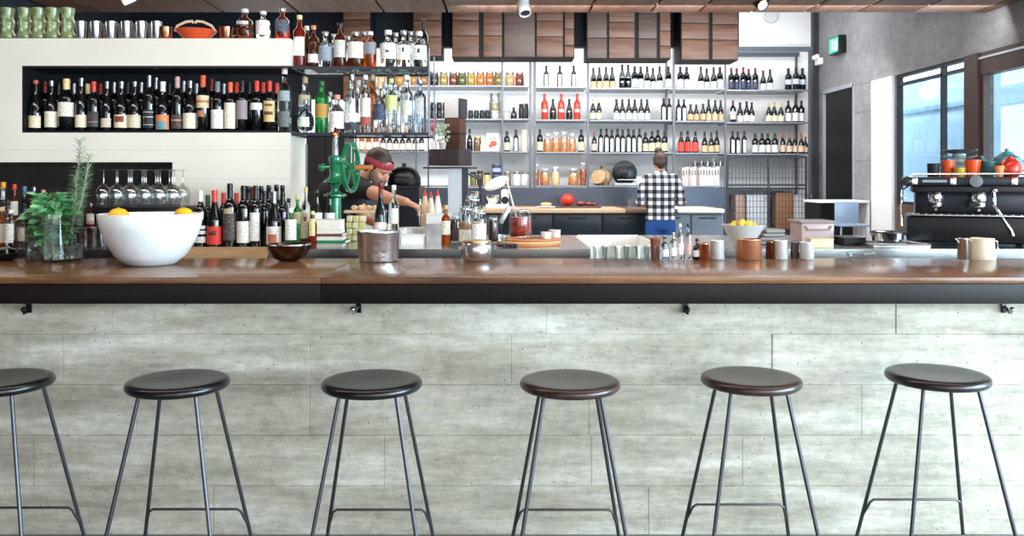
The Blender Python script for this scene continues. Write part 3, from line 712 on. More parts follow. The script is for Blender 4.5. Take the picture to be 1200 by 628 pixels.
for px, top, d, w, lk, kind, g, c, labs in [
    (357.5, 250, 4.72, 11, 'small bottle with cream label, right of squat green bottle', 'squat', amber, cork_c, [(259, 279, 'e8dfc6', 80)]),
    (366.5, 247, 4.5, 11, 'small dark red bottle with yellow label left of books', 'spirit', redliq, cm('e0cf7a'), [(256, 276, 'e0d28a', 40)]),
    (348.5, 228, 4.8, 10, 'yellow-green topped bottle behind the squat green one', 'spirit', greeng, cm('d7d07c'), [(248, 262, 'd8d8a0', 70)]),
    (358.5, 219, 4.8, 10.5, 'tall clear bottle with big cork left of green press', 'spirit', clear, cork_c, [(246, 262, 'e4e2dd', 60)]),
    (338.5, 232, 4.8, 10, 'black-capped bottle behind the squat green bottle, far left', 'spirit', clear, black_c, [(252, 270, 'd9d5c8', 60)]),
    ]:
    spirit(px, top, BZ, d, w, lk, kind, g, c, labs, group='small bottles left of the book pile')
bench_b(371.5, 223, 4.62, 13, 'open dark green wine bottle with pale label, left of green press', 'burgundy', None, [(249, 265, 'c9ccd2', 80)], glass=grn_glass, group='open wine bottles by the green press')
bench_b(386.5, 225, 4.66, 13, 'open dark green wine bottle partly behind green press column', 'burgundy', None, [(249, 265, 'c9ccd2', 80)], glass=grn_glass, group='open wine bottles by the green press')
bench_b(446, 214, 4.7, 14, 'green wine bottle with dark red capsule in front of bartender', 'burgundy', dred_c, [(260, 274, 'e9e6da', 85)], glass=grn_glass, group='bottles in front of the bartender')
spirit(461.5, 217, BZ, 4.66, 12, 'slim clear bottle with tall white neck in front of bartender', 'tall', clear, white_c, [(244, 262, 'd9dadc', 60)], group='bottles in front of the bartender')

# ---- bottles at far left on the bench
for i, (px, top, d, w, lk, kind, g, c, labs) in enumerate([
    (4, 213, 4.8, 13, 'bottle with yellow cap at the photo\'s far left', 'spirit', clear, orange_c, [(224, 234, 'dfe2e4', 70)]),
    (17, 216, 4.8, 11, 'sauce bottle with red cap, left of the herb jar', 'spirit', redliq, red_c, [(236, 252, 'd8d0c0', 70)]),
    (29, 218, 4.8, 11, 'clear bottle with blue-grey cap behind the herb jar', 'spirit', bluegl, cm('5b6f94'), []),
    (40, 219, 4.8, 10.5, 'clear bottle with silver cap behind the herb leaves', 'spirit', clear, silver_c, []),
    (51, 222, 4.8, 10.5, 'bottle with pinkish cork behind the herb jar\'s left side', 'spirit', amber, cm('d8a890'), []),
    (9, 234, 4.62, 12, 'short bottle with black cap standing below the yellow-capped one', 'squat', brownliq, black_c, [(255, 278, 'cfc6b4', 70)]),
    (2, 243, 4.5, 14, 'wooden-stoppered bottle at very left edge of the bench', 'spirit', amber, cork_c, [(262, 284, 'c9b9a2', 70)]),
    (13, 246, 4.48, 13, 'white-capped clear bottle at left, in front of amber bottles', 'spirit', clear, white_c, [(262, 284, 'f2f0ee', 50)]),
    (26.5, 250, 4.56, 12, 'small clear bottle with silver cap left of herb jar', 'squat', clear, silver_c, [(266, 282, 'cbb9a6', 70)])]):
    spirit(px, top, BZ, d, w, lk, kind, g, c, labs, group='assorted bottles at the far left of the bench')
# ================================================================= BACK SHELVING
DS = 11.1; DQ = 11.32
posts_px = [(487.5, 3), (588.5, 3), (621.5, 5), (626.5, 5), (689, 4), (789.5, 4), (850, 3), (948.5, 4), (502, 3), (417, 3)]
rack = thing('shelving_rack', 'wide metal shelving rack of wine and jars along the back wall', 'shelving', (XX(700, DS), DS, 0))
for px, w in posts_px:
    x = XX(px, DS); ww = S(w, DS)
    top = 3.12 if px > 850 else 3.3
    lo = 0.0 if px > 840 else 1.06
    for y in ((DS, 11.6) if px in (789.5, 948.5, 588.5) else (DS,)):
        b = B(); b.box((x, y, (top+lo)/2), (ww*.62, .025, top-lo), .002, seg=1); wp(b.obj('post', postm), rack)
bays = {0: (417.5, 588), 1: (590, 620), 2: (628, 688), 3: (690.5, 788.5), 4: (791, 849), 5: (851, 947)}
rowsY = {'A': {0: 100, 1: 100.5, 2: 101.5, 3: 103, 4: 103.5, 5: 105}, 'B': {0: 139, 1: 139, 2: 140, 3: 140.5, 4: 141.5, 5: 143},
         'C': {0: 177, 1: 177.5, 2: 178, 3: 178.5, 4: 179, 5: 180}, 'D': {0: 217.5, 1: 217.5, 2: 217.5, 3: 217.5, 4: 217.5}}
shm = mat('shelf_board_metal', '7c7f86', .35, .5)
SZ = {}
for rw, dd in rowsY.items():
    for by, y in dd.items():
        x0, x1 = XX(bays[by][0], DS), XX(bays[by][1], DS); z = ZZ(y, DS)
        SZ[(rw, by)] = z+.0005
        b = B(); b.bx(x0+.003, x1-.003, DS-.012, 11.6, z-.017, z); wp(b.obj('shelf', shm), rack)
b = B(); b.bx(XX(865, DS), XX(951, DS), DS-.02, DS+.05, ZZ(60, DS), ZZ(55, DS)); b.bx(XX(865, DS), XX(951, DS), 11.55, 11.62, ZZ(60, DS), ZZ(55, DS))
wp(b.obj('top_rail', mat('rail_dark', '4b5560', .5)), rack)

place = {('A', 0): 'top shelf, left bay', ('A', 2): 'top shelf, centre bay', ('A', 3): 'top shelf, wide bay', ('A', 4): 'top shelf, narrow bay', ('A', 5): 'top shelf, far right bay',
         ('B', 0): 'second shelf, left bay', ('B', 1): 'second shelf, slim bay', ('B', 2): 'second shelf, centre bay', ('B', 3): 'second shelf, wide bay', ('B', 4): 'second shelf, narrow bay', ('B', 5): 'second shelf, far right bay',
         ('C', 0): 'third shelf, left bay', ('C', 1): 'third shelf, slim bay', ('C', 2): 'third shelf, centre bay', ('C', 3): 'third shelf, wide bay', ('C', 4): 'third shelf, narrow bay', ('C', 5): 'third shelf, far right bay'}
T = {  # look, kind, width px, height px, cap, labels, glass
 'c': ('dark wine bottle, cream label', 'burgundy', 7, 26, black_c, [(.06, .36, 'cfb48c', 80)], blk_glass),
 'w': ('dark wine bottle, white label', 'bordeaux', 7.4, 26, black_c, [(.08, .44, 'd2d5d6', 80)], blk_glass),
 'W': ('dark wine bottle, low white label', 'burgundy', 7.2, 25, black_c, [(.06, .36, 'cfd2d2', 85)], blk_glass),
 'k': ('tall all-dark wine bottle', 'burgundy', 7.4, 28, black_c, [(.45, .5, '8a94a0', 60)], blk_glass),
 's': ('dark bottle, long white label', 'bordeaux', 6.3, 27, black_c, [(.05, .6, 'd8dbdc', 36)], blk_glass),
 'o': ('dark bottle, pale orange label', 'burgundy', 7, 22, black_c, [(.1, .42, 'e6a880', 85)], blk_glass),
 'r': ('dark bottle, red cap, white label', 'bordeaux', 6.6, 27, dred_c, [(.15, .5, 'cfd2d2', 80)], blk_glass),
 'P': ('dark bottle, bright red label', 'burgundy', 8, 25, black_c, [(.08, .5, 'd8453c', 85)], blk_glass),
 'R': ('tall red bottle', 'bordeaux', 7.6, 30, cm('c94a38'), [(.3, .42, 'd8b0a0', 50)], mat('red_painted_glass', 'b83c2c', .25)),
 'b': ('small all-black bottle', 'burgundy', 7.2, 25, black_c, [], blk_glass),
 'y': ('slim green-black bottle, cream label', 'burgundy', 6.8, 25, cm('c9c48c'), [(.08, .36, 'e4e2b8', 85)], grn_glass),
 'g': ('broad dark bottle, grey label', 'bordeaux', 8, 26, black_c, [(.28, .5, 'b8c0cc', 85)], blk_glass),
 'm': ('dark bottle, blue-black foil', 'bordeaux', 6.8, 26, dred_c, [(.1, .4, '2c3550', 80)], blk_glass),
 'f': ('dark bottle, cream front label', 'bordeaux', 7.4, 26, black_c, [(.08, .45, 'd6cea4', 80)], blk_glass),
 'p': ('dark bottle, beige label', 'burgundy', 6.4, 22, maroon_c, [(.1, .4, 'd8b8a4', 85)], blk_glass),
}
def row(rw, by, items):
    for i, it in enumerate(items):
        px, t = it[0], it[1]
        look, kind, w, hp, c, labs, g = T[t]
        if len(it) > 2: hp = it[2]
        h = S(hp, DQ); z = SZ[(rw, by)]
        bottle('wine_bottle', f'{look}, {ORD[i+1]} bottle from left, {place[(rw, by)]}', 'bottle', (XX(px, DQ), DQ-.04+.03*(i % 2), z), h, S(w, DQ)/2, kind, g, c, None, labs, 'wine bottles on the '+place[(rw, by)].replace(',', ' in the'), n=14)
row('A', 2, [(640, 's', 26), (656, 's', 26), (672, 's', 26)])
row('A', 3, [(695, 'c', 25), (702.3, 'c', 26), (709.8, 'c', 26), (717.3, 'c', 26), (728.7, 'k', 29), (736, 'k', 29), (743.2, 'w', 27), (750.6, 'w', 27), (757.8, 'W', 27), (765, 'W', 25), (772.3, 'W', 27), (783, 'w', 27)])
row('A', 4, [(796.5, 'w', 27), (804.4, 'w', 27), (820.5, 'W', 27), (828, 'W', 25), (835.5, 'W', 26), (843.4, 'w', 27)])
row('A', 5, [(856, 'm', 27), (863, 'm', 27), (870, 'm', 28), (877, 'm', 26), (884, 'm', 27), (894, 'W', 24), (901.3, 'W', 25), (923.5, 'g', 27), (931.7, 'g', 28), (940, 'g', 27)])
row('B', 2, [(638, 'R', 31), (648, 'b', 25), (657.5, 'R', 31), (667, 'b', 25), (676, 'R', 31)])
row('B', 3, [(694.5, 'y', 25), (701.8, 'y', 26), (722, 'W', 25), (729.2, 'W', 25), (736.5, 'W', 25), (743.7, 'W', 25), (751, 'W', 25), (758.2, 'W', 25), (777, 's', 26), (784, 's', 26)])
row('B', 4, [(794.5, 's', 26), (801.3, 's', 26), (808.5, 'o', 20), (815.7, 'o', 20), (823, 'o', 21), (830.2, 'c', 26), (837.2, 'c', 25), (844.3, 'c', 25)])
row('B', 5, [(858, 'r', 26), (867, 'W', 24), (873.9, 'W', 25), (880.6, 'W', 24), (900, 'y', 23), (907, 'y', 24), (914, 'y', 23), (923.5, 'w', 26), (931, 'w', 27), (938.7, 'w', 26)])
row('C', 2, [(632.5, 'f', 27), (681, 'f', 27)])
row('C', 3, [(696, 'p', 26), (704, 's', 28), (710.4, 's', 28), (716.8, 's', 27), (723.2, 's', 28), (729.6, 's', 27), (736, 's', 28), (742.4, 's', 27), (748.8, 's', 28), (756.2, 'f', 24), (763.5, 'f', 25), (770.8, 'f', 27), (778.1, 'f', 25)])
row('C', 4, [(797.5, 'P', 25), (805.7, 'P', 26), (814, 'P', 25), (825.5, 'c', 25), (832.6, 'c', 24), (839.7, 'c', 26)])
row('C', 5, [(857.5, 's', 27), (864.3, 's', 26), (871.1, 's', 27), (884.5, 'w', 24), (892, 'w', 24), (899.5, 'w', 24), (907, 'w', 24), (917, 'p', 26), (924, 'p', 24), (931, 'p', 24), (937.8, 'p', 24), (943.6, 'p', 20)])
row('C', 1, [(594, 'f', 24), (604.5, 's', 26)])
row('C', 0, [(550.5, 'b', 26)])
row('B', 1, [(602, 'b', 14)])

# preserve jars
def jar(rw, by, px, hp, w, m, lidm, look, i, d=None, nm='preserve_jar', cat='jar', extra='', lab=None):
    z = SZ[(rw, by)]; d = d or DQ-.06
    return bottle(nm, look, cat, (XX(px, d), d, z), S(hp, d), S(w, d)/2, 'jar', m, lidm, None, [lab] if lab else (), 'jars and tins on the back shelves', n=16, capname='lid')
jl = mat('jar_lid_grey', '9a9a98', .3, .8); bl = black_c
js = [(447, 'ffd08a', 'b9742c', 'orange'), (458, '5a3a1c', '2c1c10', 'brown'), (468.5, 'e8a84c', 'a8641c', 'amber'), (486, 'efb04c', 'a85a1c', 'golden'), (497, 'c98a3c', '7a4a1c', 'tawny'),
      (509, '2b2c2a', '151615', 'black'), (520, 'c9b45c', '8a6a2c', 'yellow'), (531.3, '8a4a30', '4a241a', 'red-brown'), (541.5, '6a7434', '3a401c', 'green'), (552, 'd8b44c', '9a6a24', 'pale yellow'),
      (563, 'e8962c', 'b0581c', 'bright orange'), (574, 'd88838', '9a4a20', 'deep orange'), (584.4, 'a8943c', '5a5a24', 'olive')]
for i, (px, c1, c2, nme) in enumerate(js):
    jar('A', 0, px, 17.5, 10.2, food('preserve_'+c1, c2, c1, k=.5), jl, f'glass jar of {nme} preserves, {ORD[i+1]} from left of thirteen on top jar shelf', i)
jar('A', 1, 597.5, 17.5, 11, food('preserve_cream', 'b07a34', 'e8c48a', k=.6), jl, 'glass jar of cream and orange pickles in the slim bay', 0)
jar('A', 1, 609, 17.5, 10, food('preserve_rust', '5a2214', '94442a', k=.6), jl, 'glass jar of rust-red preserves at the slim bay\'s right', 0)
k = 0
for px in (507.5, 514.8, 522):
    for j in (0, 1):
        k += 1
        o = jar('B', 0, px, 10, 6.6, black_c, cm('2c333c'), f'small black tin, {["lower","upper"][j]} row, {ORD[(k+1)//2]} from left beside pale box, second shelf', 0, nm='black_tin', cat='tin')
        o.location.z += j*(q(S(10, DQ-.06))+.001)
for i, px in enumerate((551.5, 558.2, 564.9, 571.2)):
    jar('B', 0, px, 10.5, 6.2, black_c, cm('2c333c'), f'small black jar, {ORD[i+1]} of four left of the stacked canisters', 0, nm='black_jar')
st = mat('canister_metal', 'b4b3ae', .35, .8); zc = SZ[('B', 0)]
for j in range(3):
    h = S(10.3, DQ); root = thing('canister', ['lowest', 'middle', 'topmost'][j]+' of three stacked metal canisters on second shelf', 'canister', (XX(580, DQ), DQ, zc+j*(h+.001)), group='stacked metal canisters')
    B().cyl((0, 0, 0), S(6.6, DQ)*(1 if j < 2 else .9), h*.82, 20, bev=.004).obj('canister_body', st if j != 1 else mat('canister_olive', '8a8468', .4, .5), root)
    B().cyl((0, 0, h*.82), S(6.9, DQ)*(1 if j < 2 else .9), h*.18, 20, bev=.003).obj('lid', st, root)
jar('B', 1, 594, 10, 6.5, food('pink_salt', 'a88880', 'd8c0b8'), jl, 'small pinkish jar in the slim bay, second shelf', 0)
jar('B', 1, 611, 18, 6, black_c, black_c, 'tall black jar, left of two in the slim bay', 0, nm='black_jar')
jar('B', 1, 616.8, 18.5, 5, black_c, black_c, 'tall black jar, right of two in the slim bay', 0, nm='black_jar')
jar('C', 0, 559.5, 17, 9, food('dark_pickle', '3a2c1c', '6a5434'), cm('b89858', .3, .8), 'dark pickle jar with brass lid on third shelf', 0)
b = B().box((XX(567, 11.2), 11.2, SZ[('C', 0)]+.045), (.09, .06, .09), .004); tag(b.obj('tea_box', mat('tea_box_cream', 'dccfa0', .6)), 'small cream box left of the tomato picture tin, third shelf', 'box')
r_ = thing('picture_tin', 'white tin printed with a red tomato on third shelf', 'tin', (XX(577.5, 11.2), 11.2, SZ[('C', 0)]))
B().box((0, 0, S(10.5, 11.2)), (S(13.5, 11.2), .08, S(21, 11.2)), .005).obj('tin_body', mat('tin_cream', 'eee6dc', .4), r_)
b = B(); b.ball((.01, -.0405, .1), .045, 1, .06, .9); b.ball((-.03, -.0405, .07), .028, 1, .06, .9); b.obj('printed_tomato', mat('print_red', 'c24a38', .5), r_)
b = B(); b.box((.0, -.041, .16), (.09, .002, .02), .0005); b.obj('printed_band', mat('print_brown', 'b0785c', .5), r_)
for i, px in enumerate((614.2, 619)) :
    pass
b = B().cyl((XX(614.5, DQ), DQ, SZ[('C', 1)]), .045, S(26, DQ), 16, bev=.004); tag(b.obj('paper_tube', mat('tube_cream', 'd8cfc4', .6)), 'tall cream paper tube at right of slim bay, third shelf', 'tube')
# glass jars of orange juice / syrups
oj = food('orange_syrup', 'b8602c', 'd88a4c', .15, 18); oj2 = food('pale_orange_syrup', 'd8a060', 'eccf9c', .15, 18); oj3 = food('red_syrup', '8a3a24', 'b4603c', .15, 30)
def swing(rw, by, px, hp, w, m, lab, fill=.72):
    d = DQ-.02; z = SZ[(rw, by)]; h = q(S(hp, d)); r = q(S(w, d)/2, .0015)
    root = thing('syrup_jar', lab, 'jar', (XX(px, d), d, z), group='glass jars of orange syrup')
    link('syrup', mcache(('sy', h, r, m.name, fill), lambda: B().lathe([(0, .004), (r*.9, .004), (r*.95, .01), (r*.95, h*fill*.9), (r*.8, h*fill), (0, h*fill)], n=18, cap=False).mesh('syrup', m, 50)), root)
    link('glass_body', mcache(('sg', h, r), lambda: B().lathe([(0, 0), (r*.95, 0), (r, .006), (r, h*.72), (r*.72, h*.84), (r*.7, h*.9)], n=18, cap=False).mesh('glass_body', tglass, 50)), root)
    link('lid', mcache(('sl', h, r), lambda: B().cyl((0, 0, h*.9), r*.74, h*.1, 16, bev=.002).mesh('lid', mat('glass_lid', 'cfd4d4', .2), 50)), root)
    return root
for i, (px, w, hp) in enumerate([(641.5, 9, 22), (651.2, 9.2, 23), (661, 9.4, 24), (670.5, 8.5, 22)]): swing('C', 2, px, hp, w, oj, f'glass jar of orange syrup, {ORD[i+1]} from left on third shelf')
swing('D', 2, 628, 25, 7.5, oj3, 'slim glass jar of reddish syrup at left of the low ledge')
swing('D', 2, 638.5, 20, 11.5, oj, 'round glass jar of orange syrup beside the reddish one, low ledge')
swing('D', 2, 651, 22, 10, oj2, 'glass jar of pale orange syrup on the low ledge')
swing('D', 2, 672, 20, 12.5, oj, 'wide glass jar of orange syrup right of empty gap, low ledge')
swing('D', 2, 683.3, 27, 8, oj3, 'tall glass jar of brownish syrup by the rack post, low ledge')
# amber bottles glowing on the left stretch of third shelf
k = 0
for px, hp, t, lk in [(424, 26, cm('c97a3c'), 'amber bottle with pale label'), (432, 24, cork_c, 'small amber bottle'), (440.5, 25, maroon_c, 'amber bottle with pale label'), (449, 22, black_c, 'dark spice bottle'), (456.5, 22, black_c, 'dark spice bottle'),
                   (464, 21, white_c, 'dark spice bottle'), (471.5, 21, black_c, 'dark spice bottle'), (479, 22, white_c, 'dark spice bottle'), (486.5, 21, black_c, 'dark spice bottle'), (494, 22, maroon_c, 'dark spice bottle')]:
    k += 1
    bottle('sauce_bottle', f'{lk}, {ORD[k]} from left behind the lower glass shelf', 'bottle', (XX(px, DQ), DQ, SZ[('C', 0)]), S(hp, DQ), S(6.6, DQ)/2, 'squat', amber if px < 445 else blk_glass, t, None, [(.1, .45, 'e0d8c0', 80)], 'bottles behind the bartender', n=12, capname='cap')
# low ledge: blue tins, jars, mugs, barrel, round slicer, files
bt = mat('blue_tin', '2c4468', .35, .3)
for j in range(2):
    root = thing('blue_tin', ['lower', 'upper'][j]+' of two stacked dark blue tins on the low ledge', 'tin', (XX(582, 11.3), 11.3, SZ[('D', 0)]+j*.14))
    B().cyl((0, 0, 0), .066, .13, 20, bev=.004).obj('tin_body', bt, root); B().cyl((0, 0, .131), .067, .008, 20).obj('lid', jl, root)
    b = arc_mesh(.0665, .04, .09, 60); b.obj('label', paper('a8b4c8'), root)
for i, (px, hp, m, lk) in enumerate([(554.5, 16, food('olive_jar', '4a4c20', '7c7a3a'), 'jar of olives left of the blue tins'), (562.5, 17, food('brown_jar', '3a2818', '5a4028'), 'jar of brown relish left of the blue tins'), (570.8, 15, food('yellow_jar', 'a89040', 'd0c080'), 'jar of mustard next to the blue tins'),
                    ]): jar('D', 0, px, hp, 7.4, m, bl, lk+', low ledge', 0)
for i, px in enumerate((594.5, 605.5, 615.5)):
    jar('D', 1, px, 16, 9, [food('spice_brown', '4a3c30', '7a6a5a'), mat('white_jar', 'd8dad8', .3), mat('white_jar', 'd8dad8', .3)][i], jl, ['brown spice jar beside blue tins on low ledge', 'white ceramic jar, left of two on low ledge', 'white ceramic jar, right of two on low ledge'][i], 0)
zd = SZ[('D', 3)]
r_ = thing('wooden_cask', 'small pale wooden cask lying on its side on low ledge', 'cask', (XX(705, 11.28), 11.28, zd+.112))
M_ = Matrix.Rotation(R(90), 4, 'X') @ Matrix.Rotation(R(0), 4, 'Y')
B().lathe([(0, -.13), (.085, -.13), (.088, -.125), (.105, -.04), (.108, 0), (.105, .04), (.088, .125), (.085, .13), (0, .13)], n=28, cap=False, M=Matrix.Rotation(R(-32), 4, 'Z') @ M_).obj('staves', wood('cask_wood', 'a8845c', 'cdb08a', .5, 'Y', 1), r_)
b = B(); Mz = Matrix.Rotation(R(-32), 4, 'Z') @ M_
for z in (-.07, .07): b.lathe([(.101, z-.008), (.1045, z-.008), (.1045, z+.008), (.101, z+.008), (.101, z-.008)], n=28, cap=False, M=Mz)
b.obj('hoop', mat('hoop_steel', '8a8a86', .4, .8), r_)
b = B(); b.cyl((0, 0, .131), .022, .02, 12, M=Mz); b.obj('bung', mat('dark_cork', '5a4430', .7), r_)
b = B()
for s in (-1, 1): b.box((s*.06, .0, -.098), (.03, .15, .026), .003, rz=R(-32))
b.obj('cradle', wood('cradle_wood', '8a6a48', 'a8845c', .5, 'Y', 1), r_)
r_ = thing('meat_slicer', 'round black-bladed slicing machine on the low ledge beside plaid-shirted person', 'slicer', (XX(732, 11.3), 11.3, zd))
My = Matrix.Rotation(R(90), 4, 'X')
B().lathe([(0, -.03), (.12, -.03), (.155, -.022), (.165, 0), (.16, .02), (.12, .03), (0, .03)], n=40, cap=False, M=My, c=(0, 0, .165)).obj('blade_guard', mat('slicer_black', '0c0d10', .2, .3), r_)
B().lathe([(0, .031), (.05, .031), (.052, .036), (0, .045)], n=24, cap=False, M=My, c=(0, 0, .165)).obj('hub', mat('slicer_hub', '25262a', .3, .5), r_)
b = B(); b.box((0, 0, .015), (.30, .16, .03), .006); b.obj('base', mat('slicer_base', 'a8abb0', .3, .7), r_)
b = B(); b.box((0.03, -.05, .075), (.27, .015, .012), .003); b.obj('carriage', steel, r_)
for i, px in enumerate((748.5, 753)):
    cup(px, 207, zd, 11.3, 5, white, f'small white cup, {["left","right"][i]} one between slicer and plaid shirt', 'cup', 'cup', group='small white cups on the ledge')
z4 = SZ[('D', 4)]; cols = ['c8bcb4', 'e6e8ea', 'b0a49c', 'e9eaec', 'd8dce0', '9a8478', 'e2e4e6', 'd0d4d8', 'eceef0', 'c4c8cc', 'e8eaec', 'd4d0cc', 'e0e4e8']
for i, c in enumerate(cols):
    px = 799.5+i*3.35
    r_ = thing('book', f'pale-spined upright book, {ORD[i+1]} from left in the row right of plaid shirt', 'book', (XX(px, 11.25), 11.25, z4), group='books on the low ledge')
    hh = S(20.5+(i*7 % 5)*.4, 11.25)
    b = B().box((0, 0, hh/2), (S(2.9, 11.25), .17, hh), .002); b.obj('cover', mat('book_'+c, c, .6), r_)
    b = B().box((0, -.0855, hh*.7), (S(1.7, 11.25), .002, hh*.3), 0); b.obj('spine_label', mat('spine_dark', '6a6460', .6), r_)
b = B()
for i in range(5):
    px = 815+i*7.4
    r_ = thing('upturned_glass', f'upturned drinking glass, {ORD[i+1]} from left on top of the pale books', 'glass', (XX(px, 11.25), 11.25, z4+S(22.3, 11.25)+.001), group='glasses on top of the books')
    link('glass_bowl', mcache('upg', lambda: B().lathe([(.036, 0), (.038, .002), (.03, .07), (0, .072)], n=16, cap=False).mesh('glass_bowl', thin_glass('smoky_glass', 'c4cdd2', .15), 50)), r_)

# worktop and cabinets under the shelves
wt = thing('worktop', 'long timber kitchen worktop under the back shelving', 'worktop', (XX(700, 10), 10, 1.0))
w0 = 1.05
b = B(); b.bx(XX(560, 10), XX(733, 10), 9.99, 11.06, w0-.045, w0, .003); wp(b.obj('board', wood('worktop_oak', 'b08a6a', 'd8b898', .4, 'X', 1)), wt)
b = B(); b.bx(XX(733, 10)+.002, XX(794, 10), 9.99, 11.06, w0-.045, w0, .003); wp(b.obj('board', wood('worktop_dark_oak', '5a4034', '7a5a4a', .4, 'X', 1), label='darker timber stretch'), wt)
b = B(); b.bx(XX(794, 10)+.002, XX(849, 10), 9.99, 11.06, w0-.045, w0, .003); wp(b.obj('board', wood('worktop_pale', 'e0d4c0', 'f0e8dc', .4, 'X', 1), label='pale timber stretch'), wt)
b = B(); b.bx(XX(470, 10), XX(560, 10)-.002, 9.99, 11.06, w0-.045, w0, .003); wp(b.obj('board', mat('worktop_steel', 'a8a8aa', .3, .9)), wt)
b = B(); b.bx(XX(420, 11.07), XX(849, 11.07), 11.066, 11.095, w0+.001, SZ[('D', 2)]-.03); o = b.obj('trim_9', mat('backsplash_steel', '454b58', .3, .6)); o['kind'] = 'structure'
cabm = mat('cabinet_navy', '16222e', .35); cabg = mat('cabinet_grey', '7c8898', .4)
cx = [470, 530, 590, 648, 706, 764, 810, 849]
for i in range(len(cx)-1):
    x0, x1 = XX(cx[i], 10.05), XX(cx[i+1], 10.05); m = cabm if cx[i] < 760 else cabg
    r_ = thing('base_cabinet', f'{"dark navy" if m is cabm else "grey"} base cabinet, {ORD[i+1]} from left under the timber worktop', 'cabinet', ((x0+x1)/2, 10.07, 0), group='base cabinets under the worktop')
    wd = x1-x0-.006
    B().box((0, .45, .55), (wd, .86, .89)).obj('carcass', m, r_)
    for z, hh in ((.86, .24), (.42, .6)):
        d = B().box((0, .008, z), (wd-.02, .022, hh), .003).obj('drawer' if hh < .3 else 'door', m, r_)
        B().tube([(-.1, -.004, z+hh*.35), (-.1, -.025, z+hh*.35), (.1, -.025, z+hh*.35), (.1, -.004, z+hh*.35)], .006, 6).obj('handle', dsteel, d)
    B().box((0, .45, .05), (wd-.05, .8, .1)).obj('plinth', black, r_)
# on the worktop
wz = w0+.0005
r_ = thing('tomato', 'large red tomato heap on board on the timber worktop', 'tomato', (XX(665, 10.5), 10.5, wz+.021))
b = B()
b.ball((0, 0, .075), .085, 1, 1, .88, 20, 14); b.obj('fruit', mat('tomato_red', 'c8301c', .25), r_)
B().cyl((0, 0, .145), .012, .012, 8).obj('stem', mat('stem_green', '3a5a24', .6), r_)
r_ = thing('cutting_board', 'dark cutting board under the red tomato on worktop', 'board', (XX(677, 10.5), 10.5, wz))
B().box((0, 0, .01), (.55, .32, .02), .005).obj('board_plate', wood('dark_board', '3a2620', '5a3c30', .5, 'X', 1), r_)
for i, (dx, s) in enumerate([(.16, .045), (.26, .036), (.33, .028)]):
    b = B().ball((XX(665, 10.5)+dx, 10.48+.03*i, wz+.021+s*.7), s, 1.3, 1, .7); tag(b.obj('roast_piece', food('roast_brown', '3a120c', '7a2c1c', .4, 30)), 'dark red roasted piece, '+['nearest to', 'second from', 'farthest from'][i]+' the red tomato', 'roast', 'roasted pieces on the cutting board')
r_ = thing('plate', 'pale flat plate on worktop left of the tomato', 'plate', (XX(640, 10.45), 10.45, wz))
B().lathe([(0, 0), (.07, 0), (.12, .012), (.118, .016), (.07, .006), (0, .006)], n=28, cap=False).obj('dish', white, r_)
b = B().ball((XX(640, 10.45), 10.45, wz+.043), .05, 1.4, 1, .5); tag(b.obj('bread_roll', mat('bread', 'c9a070', .7)), 'small bread roll on the pale plate left of tomato', 'bread')
cup(738, 232, wz, 10.3, 6, tglass, 'small clear glass on worktop left of plaid-shirted person', 'water_glass', 'glass')
cup(742.5, 229, wz, 10.5, 5, tglass, 'taller clear glass on worktop left of plaid-shirted person', 'water_glass', 'glass')

# wire mesh lockers at right
lk = thing('mesh_locker', 'tall wire mesh double locker beneath the right wine shelves', 'locker', (XX(900, DS), DS, 0))
lz = ZZ(183, DS)
lx0, lx1, lxm = XX(852, DS), XX(947, DS), XX(901, DS)
b = B()
for x in (lx0, lxm-.012, lx1-.03): b.bx(x, x+.024, DS+.01, DS+.035, .02, lz)
for z in (.02, .55, ZZ(217, DS)-.012, lz-.024): b.bx(lx0+.024, lx1-.03, DS+.011, DS+.034, z, z+.024)
wp(b.obj('frame', mat('locker_frame', '3c4048', .4, .5)), lk)
for (x0, x1) in ((lx0+.024, lxm-.012), (lxm+.012, lx1-.03)):
    b = B()
    n = 11
    for i in range(1, n): x = x0+(x1-x0)*i/n; b.bx(x-.003, x+.003, DS+.018, DS+.024, .04, lz-.02)
    nz = int((lz-.06)/.075)
    for i in range(nz): z = .06+i*.075; b.bx(x0, x1, DS+.024, DS+.029, z, z+.005)
    wp(b.obj('mesh_door', mat('mesh_wire', '4a4f58', .4, .6)), lk)
for za, zb_ in ((ZZ(220, DS)-.02, ZZ(220, DS)), (.72, .75)):
    b = B(); b.bx(lx0+.02, lx1-.02, DS+.05, 11.6, za, zb_); wp(b.obj('inner_shelf', mat('locker_shelf', '3a3f46', .5)), lk)
b = B().tube([(lxm-.05, DS+.0, 1.15), (lxm-.05, DS-.03, 1.15), (lxm-.03, DS-.03, 1.15)], .01, 8); wp(b.obj('latch', chrome), lk)
